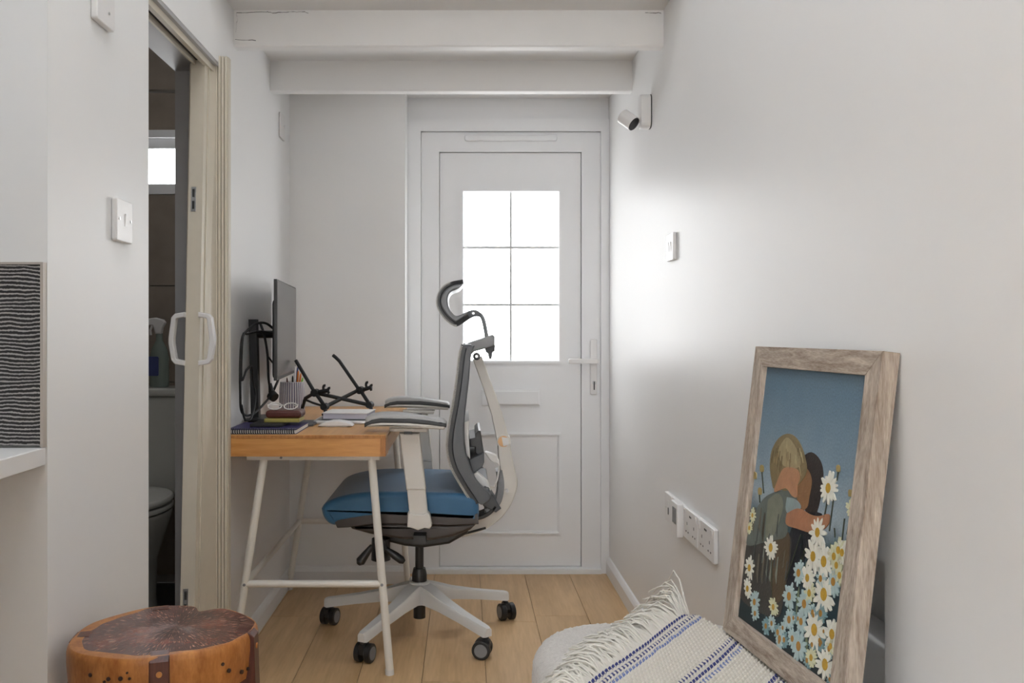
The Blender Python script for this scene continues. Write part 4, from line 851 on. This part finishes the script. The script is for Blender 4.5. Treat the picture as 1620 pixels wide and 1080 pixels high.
for q in range(len(vr)-1):
    for k in range(n): bm.faces.new((vr[q][k], vr[q][(k+1) % n], vr[q+1][(k+1) % n], vr[q+1][k]))
bm.faces.new(vr[0][::-1]); bm.faces.new(vr[-1])
po = thing('pouf', 'cream boucle pouf with rounded corners beneath the throw', 'pouf', (cxp, cyp, 0)); obj('upholstery', bm, M['boucle'], po, 80)
for (x, y) in ((px0+.09, py0+.09), (px1-.09, py0+.09), (px0+.09, py1-.09), (px1-.09, py1-.09)):
    bm = NB(); tube(bm, [(x, y, 0), (x, y, .014)], .02, 14); obj('foot', bm, M['black'], po)

# ---------------------------------------------------------------- throw
C0 = Vector((.457, 1.782)); D1 = Vector((-.575, -.818)).normalized(); D2 = Vector((.27, -.963)).normalized()
def edge_drop(x, y):
    qx = abs(x-cxp)-((px1-px0)/2-pr_); qy = abs(y-cyp)-((py1-py0)/2-pr_)
    sd = math.hypot(max(qx, 0), max(qy, 0))+min(max(qx, qy), 0)-pr_     # signed distance, negative inside
    i_ = -sd
    if i_ >= pe: return 0
    if i_ >= 0: return pe-math.sqrt(max(0, pe*pe-(pe-i_)**2))
    return pe-i_*4
LA, LB, TH = .50, .56, .005
def throw_z(a, b, x, y):
    row = b/.0102; u = a/.0125+(.5 if int(math.floor(row)) % 2 else 0)
    kn = abs(math.sin(math.pi*row))**.7*(.55+.45*abs(math.sin(math.pi*u)))
    wob = noise.noise(Vector((x*9, y*9, 1.3)))*.004
    return PT+TH+.0005+.0068*kn+wob*.6+.002-edge_drop(x, y)
bm = NB(); uvl = bm.loops.layers.uv.new('UVMap'); na, nb_ = 250, 290; g_ = []; uvv = {}
for j in range(nb_+1):
    row = []
    for i in range(na+1):
        a = LA*i/na; b = LB*j/nb_
        p = C0+D1*a+D2*b; wv = noise.noise(Vector((a*6, b*6, 4)))*.006; x, y = p.x+wv, p.y+wv*.5
        v = bm.verts.new((x, y, throw_z(a, b, x, y))); uvv[v] = (a+noise.noise(Vector((a*40, b*40, 9)))*.001, b+noise.noise(Vector((a*30, b*30, 2)))*.0015); row.append(v)
    g_.append(row)
for j in range(nb_):
    for i in range(na):
        f = bm.faces.new((g_[j][i], g_[j][i+1], g_[j+1][i+1], g_[j+1][i]))
        for lp_ in f.loops: lp_[uvl].uv = uvv[lp_.vert]
# underside for thickness
rim = [g_[0][i] for i in range(na+1)]+[g_[j][na] for j in range(1, nb_+1)]+[g_[nb_][i] for i in range(na-1, -1, -1)]+[g_[j][0] for j in range(nb_-1, 0, -1)]
low = [bm.verts.new((v.co.x, v.co.y, v.co.z-TH)) for v in rim]
for k in range(len(rim)):
    f = bm.faces.new((rim[k], low[k], low[(k+1) % len(rim)], rim[(k+1) % len(rim)]))
    for lp_, vv in zip(f.loops, (rim[k], rim[k], rim[(k+1) % len(rim)], rim[(k+1) % len(rim)])): lp_[uvl].uv = uvv[vv]
m, nt, b = new_mat('cream_knit_with_blue_stripes'); uvn = N(nt, 'ShaderNodeUVMap'); sp = N(nt, 'ShaderNodeSeparateXYZ'); nt.links.new(uvn.outputs[0], sp.inputs[0])
def mth(op, a, bval, c=None):
    n_ = N(nt, 'ShaderNodeMath', operation=op)
    for i, v in enumerate((a, bval, c)):
        if v is None: continue
        if isinstance(v, (int, float)): n_.inputs[i].default_value = v
        else: nt.links.new(v, n_.inputs[i])
    return n_.outputs[0]
vm = mth('MODULO', mth('ADD', sp.outputs['Y'], .153*2-.004), .153); tot = None; colr = None
cr = N(nt, 'ShaderNodeMix', data_type='RGBA'); cr.inputs[6].default_value = (.74, .70, .62, 1); cr.inputs[7].default_value = (.025, .035, .20, 1); light = None
inl = []
for (c0_, w_) in ((.0051, .0062), (.0225, .0062), (.0400, .0052)):
    inl.append(mth('LESS_THAN', mth('ABSOLUTE', mth('SUBTRACT', vm, c0_), 0), w_))
dash = mth('GREATER_THAN', mth('SINE', mth('MULTIPLY', mth('ADD', sp.outputs['X'], mth('MULTIPLY', sp.outputs['Y'], .9)), 2*math.pi/.0125), 0), -.35)
s_all = mth('MULTIPLY', mth('MAXIMUM', mth('MAXIMUM', inl[0], inl[1]), inl[2]), dash)
nt.links.new(s_all, cr.inputs[0])
c3 = N(nt, 'ShaderNodeMix', data_type='RGBA'); c3.inputs[6].default_value = (.025, .035, .20, 1); c3.inputs[7].default_value = (.16, .22, .48, 1); nt.links.new(inl[2], c3.inputs[0]); nt.links.new(c3.outputs[2], cr.inputs[7])
nt.links.new(cr.outputs[2], b.inputs['Base Color']); b.inputs['Roughness'].default_value = .9; b.inputs['Sheen Weight'].default_value = .3
gg = N(nt, 'ShaderNodeNewGeometry'); tn = N(nt, 'ShaderNodeTexNoise'); tn.inputs['Scale'].default_value = 500; nt.links.new(gg.outputs['Position'], tn.inputs['Vector']); bp = N(nt, 'ShaderNodeBump'); bp.inputs['Strength'].default_value = .5; bp.inputs['Distance'].default_value = .002; nt.links.new(tn.outputs['Fac'], bp.inputs['Height']); nt.links.new(bp.outputs[0], b.inputs['Normal'])
M['throw'] = m; M['fringe'] = paint('cream_wool_fringe', (.76, .725, .66), .95, sheen=.3)
th = thing('throw_blanket', 'cream knitted throw with blue stripes and a fringe', 'throw', (.4, 1.5, PT))
tw = obj('knitted_cloth', bm, M['throw'], th, 80)
bm = NB(); N1 = Vector((-D1.y, D1.x)); N1 = N1 if N1.x < 0 else -N1
for k in range(330):
    a = LA*(k+R.random())/330; bundle = int(a/.011); br = random.Random(bundle*13+5)
    p = C0+D1*a; ln = .062+.022*br.random()+.01*R.random(); da = (br.random()-.5)*.5+(R.random()-.5)*.9
    dr_ = Vector((N1.x*math.cos(da)-N1.y*math.sin(da), N1.x*math.sin(da)+N1.y*math.cos(da))); lift = .004+.010*br.random()+.012*R.random()
    if a < .075: lift += (.075-a)*.45*(.3+1.2*R.random()); dr_ = (dr_+Vector((.35, .5))*(1-a/.075)).normalized(); ln *= 1+.25*(1-a/.075)
    pts = []
    for q in range(6):
        t_ = q/5; e = p+dr_*ln*t_+Vector((R.random()-.5, R.random()-.5))*.014*t_; zz = PT+.006+lift*math.sin(math.pi*min(1, t_*1.05)*.85)*(.9+.3*R.random())
        ed = min(edge_drop(e.x, e.y), .03); pts.append((e.x, e.y, zz-ed*(.8 if a > .075 else .2)))
    tube(bm, pts, [.0023, .0013], 5)
obj('fringe', bm, M['fringe'], th, 80, True)

# ---------------------------------------------------------------- framed painting leaning on the wall
th_, ph_ = math.radians(7), math.radians(7); W_, H_ = .4035, .536
ew = Vector((math.sin(th_), -math.cos(th_), 0)); eh = Vector((math.cos(th_)*math.sin(ph_), math.sin(th_)*math.sin(ph_), math.cos(ph_))); en = ew.cross(eh).normalized()
if en.x > 0: en = -en
BL = Vector((.486, 1.650, .4850))
def pf(u, v, t=0): return tuple(BL+ew*u+eh*v+en*t)
pic = thing('framed_painting', 'framed painting of two figures in daisies leaning on the right wall', 'painting', BL+ew*W_/2)
FWD, FD = .037, .028
M['frame_wood'] = wood('weathered_oak_frame', (.22, .165, .125), (.58, .50, .42), 2, 90, 10, .7, 0, .6, .5)
M['frame_wood_h'] = wood('weathered_oak_frame_crosswise', (.22, .165, .125), (.58, .50, .42), 1, 90, 10, .7, 0, .6, .5)
for (q, mt) in (([(0, 0), (0, H_), (FWD, H_-FWD), (FWD, FWD)], 'frame_wood'), ([(W_, 0), (W_, H_), (W_-FWD, H_-FWD), (W_-FWD, FWD)], 'frame_wood'), ([(0, H_), (W_, H_), (W_-FWD, H_-FWD), (FWD, H_-FWD)], 'frame_wood_h'), ([(0, 0), (W_, 0), (W_-FWD, FWD), (FWD, FWD)], 'frame_wood_h')):
    bm = NB(); rprism(bm, q, lambda a, b, t: pf(a, b, t), -FD, 0, .0012, 2); obj('frame_rail', bm, M[mt], pic, 30)
m, nt, b = new_mat('painted_sky_and_meadow'); tc = N(nt, 'ShaderNodeUVMap'); sp = N(nt, 'ShaderNodeSeparateXYZ'); nt.links.new(tc.outputs[0], sp.inputs[0])
nz = N(nt, 'ShaderNodeTexNoise'); nz.inputs['Scale'].default_value = 9; nz.inputs['Detail'].default_value = 7; nt.links.new(tc.outputs[0], nz.inputs['Vector'])
ma = N(nt, 'ShaderNodeMath', operation='MULTIPLY_ADD'); nt.links.new(nz.outputs['Fac'], ma.inputs[0]); ma.inputs[1].default_value = .16; nt.links.new(sp.outputs['Y'], ma.inputs[2])
rp = N(nt, 'ShaderNodeValToRGB'); el = rp.color_ramp.elements; el[0].position = .08; el[0].color = (.006, .018, .022, 1); el[1].position = 1.0; el[1].color = (.10, .165, .225, 1)
for pos, c in ((.36, (.010, .030, .042, 1)), (.50, (.05, .085, .10, 1)), (.58, (.27, .33, .37, 1)), (.75, (.17, .24, .295, 1))): e = el.new(pos); e.color = c
nt.links.new(ma.outputs[0], rp.inputs[0]); n3 = N(nt, 'ShaderNodeTexNoise'); n3.inputs['Scale'].default_value = 130; nt.links.new(tc.outputs[0], n3.inputs['Vector'])
mx = N(nt, 'ShaderNodeMix', data_type='RGBA', blend_type='MULTIPLY'); mx.inputs[0].default_value = .5; nt.links.new(rp.outputs[0], mx.inputs[6]); nt.links.new(n3.outputs['Fac'], mx.inputs[7])
gn = N(nt, 'ShaderNodeMix', data_type='RGBA', blend_type='ADD'); gn.inputs[0].default_value = .5; nt.links.new(mx.outputs[2], gn.inputs[6]); nt.links.new(mx.outputs[2], gn.inputs[7])
nt.links.new(gn.outputs[2], b.inputs['Base Color']); b.inputs['Roughness'].default_value = .5; M['canvas'] = m
bm = NB(); uvl = bm.loops.layers.uv.new('UVMap'); u0, u1, v0, v1 = FWD-.004, W_-FWD+.004, FWD-.004, H_-FWD+.004
vv = [bm.verts.new(pf(u, v, t)) for t in (-.016, -.010) for u, v in ((u0, v0), (u1, v0), (u1, v1), (u0, v1))]
for f_ in ((0, 1, 2, 3), (4, 5, 6, 7), (0, 1, 5, 4), (1, 2, 6, 5), (2, 3, 7, 6), (3, 0, 4, 7)):
    f = bm.faces.new([vv[i] for i in f_])
    for lp_, i in zip(f.loops, f_): lp_[uvl].uv = ((0, 1, 1, 0)[i % 4], (0, 0, 1, 1)[i % 4])
cv = obj('canvas', bm, M['canvas'], pic, 0)
def hit(px, py):        # pixel of the photo to canvas coordinates
    d = Vector(((px-VX)/F, 1, -(py-VY)/F)); o = Vector((0, 0, CH)); P0 = Vector(pf(0, 0, -.010)); s = (P0-o).dot(en)/d.dot(en); p = o+d*s-BL; return p.dot(ew), p.dot(eh)
def dab(name, pts, col, lay, k=4, px=True, var=.25):
    q = [hit(*p) for p in pts] if px else pts
    q = [(min(max(a, u0+.002), u1-.002), min(max(b, v0+.002), v1-.002)) for a, b in q]
    q = [tuple(v)[:2] for v in smooth_path([(a, b, 0) for a, b in q+[q[0]]], k)[:-1]] if k else q
    bm = NB(); rprism(bm, q, lambda a, b, t: pf(a, b, t), -.0101, -.0098+.00022*lay)
    key = 'oil_'+'_'.join('%d' % (c*1000) for c in col)
    if key not in M: M[key] = paint(key, col, .5, var=var, vscale=70, bump=.3, bscale=250)
    return obj(name, bm, M[key], cv, 0)
dab('painted_dress', [(1262, 812), (1300, 812), (1296, 850), (1275, 880), (1262, 930), (1243, 950), (1246, 860)], (.010, .012, .018), 1)
dab('painted_skirt', [(1178, 862), (1205, 845), (1248, 842), (1250, 890), (1240, 945), (1232, 975), (1205, 970), (1172, 945), (1172, 900)], (.052, .048, .042), 2)
dab('painted_skirt', [(1222, 850), (1248, 842), (1248, 890), (1238, 945), (1224, 950), (1218, 900)], (.09, .06, .032), 3)
dab('painted_hair', [(1270, 722), (1284, 715), (1298, 728), (1303, 752), (1299, 785), (1290, 815), (1276, 812), (1268, 770)], (.025, .018, .016), 1)
dab('painted_face', [(1266, 742), (1278, 742), (1285, 760), (1281, 785), (1277, 803), (1263, 806), (1258, 775)], (.24, .125, .055), 2)
dab('painted_shirt', [(1200, 800), (1214, 784), (1236, 776), (1256, 776), (1262, 792), (1264, 806), (1248, 818), (1244, 848), (1215, 856), (1182, 862), (1190, 828)], (.12, .14, .125), 4)
dab('painted_shirt', [(1216, 790), (1232, 780), (1240, 800), (1226, 845), (1212, 850)], (.19, .20, .15), 5)
dab('painted_sleeve', [(1246, 786), (1260, 790), (1268, 803), (1252, 814), (1244, 806)], (.26, .33, .34), 5)
dab('painted_hair', [(1224, 772), (1219, 740), (1222, 712), (1234, 692), (1250, 686), (1264, 697), (1274, 722), (1277, 745), (1268, 762), (1250, 776)], (.20, .155, .075), 5)
dab('painted_hair', [(1232, 712), (1245, 692), (1258, 704), (1268, 728), (1262, 740), (1240, 736)], (.33, .27, .15), 6)
dab('painted_face', [(1232, 758), (1242, 740), (1262, 742), (1267, 756), (1262, 770), (1262, 786), (1254, 784), (1244, 772), (1226, 778)], (.42, .215, .115), 7)
dab('painted_arm', [(1246, 812), (1264, 804), (1284, 814), (1298, 816), (1312, 813), (1313, 826), (1303, 838), (1286, 843), (1262, 836), (1245, 829)], (.36, .165, .085), 7)
for k in range(26):
    x_ = 1224+R.random()*46; y_ = 696+abs(x_-1247)*.5+R.random()*34; dx_ = (x_-1247)*.14
    dab('painted_strand', [(x_, y_), (x_+.9, y_), (x_+dx_+.7, y_+14+R.random()*8), (x_+dx_, y_+14)], R.choice(((.42, .35, .20), (.14, .10, .05), (.28, .21, .10))), 7, 0)
for k in range(22):
    x_ = 1190+R.random()*58; y_ = 800+R.random()*90
    dab('painted_fold', [(x_, y_), (x_+1.1, y_), (x_-3+.8, y_+26+R.random()*20), (x_-4, y_+30)], R.choice(((.20, .22, .18), (.07, .075, .07), (.12, .105, .075))), 6, 0)
def stem(p, q, w_=.0011, col=(.05, .06, .04)):
    a = Vector(hit(*p)); b_ = Vector(hit(*q)); d = (b_-a).normalized(); n_ = Vector((-d.y, d.x))*w_/2
    dab('painted_stem', [tuple(a-n_), tuple(b_-n_), tuple(b_+n_), tuple(a+n_)], col, 8, 0, False, 0)
for s_ in (((1312, 780), (1305, 818)), ((1320, 785), (1313, 840)), ((1327, 745), (1325, 760)), ((1347, 812), (1341, 845)), ((1337, 820), (1333, 855)), ((1206, 745), (1209, 780)), ((1202, 780), (1203, 795)), ((1222, 880), (1222, 950)), ((1268, 845), (1245, 915)), ((1321, 835), (1322, 850)), ((1349, 788), (1349, 805))): stem(*s_)
for (x, y) in ((1206, 741), (1327, 741), (1346, 780), (1203, 777), (1195, 752)): dab('painted_bud', [(x-2, y+5), (x-2.5, y-3), (x, y-6), (x+2.5, y-3), (x+2, y+5)], (.36, .27, .10), 8)
rows_extra = []
def daisy(px, py, r, tone, lay=9):
    u, v = hit(px, py)
    if not (u0+r*.55 < u < u1-r*.55 and v0+r*.55 < v < v1-r*.55): return
    bm = NB(); n_ = R.choice((11, 12, 13, 14)); ph0 = R.random()*6; sq = .75+.25*R.random(); rot = R.random()*3
    for k in range(n_):
        a = ph0+2*math.pi*k/n_+(R.random()-.5)*.25; L_ = r*(.8+.3*R.random()); w_ = r*.155
        loc = [(r*.16, -w_*.4), (L_*.6, -w_), (L_*.95, -w_*.6), (L_, w_*.2), (L_*.65, w_), (r*.16, w_*.4)]
        pts = []
        for p, q in loc:
            x = p*math.cos(a)-q*math.sin(a); y = (p*math.sin(a)+q*math.cos(a))*sq; x, y = x*math.cos(rot)-y*math.sin(rot), x*math.sin(rot)+y*math.cos(rot)
            pts.append((min(max(u+x, u0+.001), u1-.001), min(max(v+y, v0+.001), v1-.001)))
        rprism(bm, pts, lambda p, q, t: pf(p, q, t), -.0101, -.0098+.0002*lay+.00003*(k % 3))
    cols = {0: (.74, .73, .64), 1: (.42, .54, .54), 2: (.62, .62, .42), 3: (.20, .32, .34)}
    key = 'petal%d' % tone
    if key not in M: M[key] = paint('painted_petals_%d' % tone, cols[tone], .5, var=.18, vscale=120)
    d_ = obj('painted_daisy', bm, M[key], cv, 0)
    bm = NB(); rc = r*.27; rprism(bm, [(u+rc*math.cos(t), v+rc*1.1*math.sin(t)) for t in [2*math.pi*k/10 for k in range(10)]], lambda p, q, t: pf(p, q, t), -.0101, -.0095+.0002*lay)
    ky = 'yolk%d' % (tone % 2)
    if ky not in M: M[ky] = paint('painted_daisy_heart_%d' % (tone % 2), ((.50, .30, .03), (.40, .20, .03))[tone % 2], .5, var=.3, vscale=200)
    u_, v_ = u, v; obj_ = obj('painted_heart', bm, M[ky], cv, 0)
def leafdab(px, py, r, tone):
    u, v = hit(px, py); a = 1.2+R.random()*.8
    if not (u0+r < u < u1-r and v0+r < v < v1-r): return
    c, q = math.cos(a)*r, math.sin(a)*r; w2 = r*.16
    dab('painted_leaf', [(u-c, v-q), (u+q*.16, v-c*.16), (u+c, v+q), (u-q*.16, v+c*.16)], tone, 1, 2, False)
for k in range(110):
    y_ = 850+R.random()*230; x_ = 1175+R.random()*185
    if x_ < 1245 and y_ < 965: continue
    leafdab(x_, y_, .010+.016*R.random(), R.choice(((.03, .07, .075), (.055, .10, .09), (.10, .16, .17), (.06, .09, .03), (.012, .03, .04), (.16, .20, .12))))
for k in range(26): 
    x_, y_ = 1175+R.random()*180, 960+R.random()*115
    if y_ > 930+(1360-x_)*.0: daisy_q = (x_, y_, .010+.006*R.random(), R.choice((1, 3, 3)))
    rows_extra.append(daisy_q)
rows_ = rows_extra+[(1330, 1010, .020, 1), (1210, 1018, .016, 3), (1240, 1040, .016, 3), (1262, 1062, .018, 3), (1190, 990, .017, 3), (1213, 990, .016, 3), (1232, 1000, .018, 3), (1255, 1010, .018, 1), (1228, 1022, .015, 3)]
for d_ in rows_: daisy(*d_, lay=8)
for d_ in ((1312, 772, .027, 0), (1221, 866, .026, 0), (1187, 898, .022, 0), (1184, 931, .020, 0), (1171, 955, .018, 2), (1195, 952, .020, 1), (1196, 970, .016, 1), (1178, 980, .020, 1), (1225, 960, .018, 2), (1295, 842, .026, 0), (1288, 880, .028, 0), (1305, 888, .030, 0), (1265, 906, .022, 1), (1279, 914, .022, 0), (1328, 870, .020, 2), (1321, 880, .020, 2), (1334, 874, .020, 0), (1348, 873, .020, 0), (1343, 868, .018, 2), (1341, 900, .020, 2), (1330, 910, .018, 2), (1325, 894, .018, 2), (1347, 930, .020, 2), (1305, 940, .034, 0), (1250, 943, .024, 1), (1274, 955, .024, 1), (1282, 938, .020, 2), (1331, 956, .026, 0), (1250, 980, .021, 1), (1269, 983, .020, 1), (1290, 996, .032, 0), (1318, 1003, .026, 0), (1265, 1022, .026, 1), (1307, 1051, .030, 0), (1285, 1040, .018, 2), (1248, 1052, .022, 1), (1225, 1030, .020, 1), (1186, 1000, .015, 1), (1200, 1004, .015, 1), (1220, 1008, .018, 1), (1235, 1010, .020, 1), (1170, 985, .013, 1), (1349, 805, .018, 2), (1192, 815, .014, 2), (1187, 835, .014, 2), (1316, 1022, .016, 2), (1337, 1015, .016, 2), (1335, 985, .018, 3), (1300, 970, .018, 3), (1320, 920, .022, 1), (1300, 915, .018, 1)): daisy(*d_)
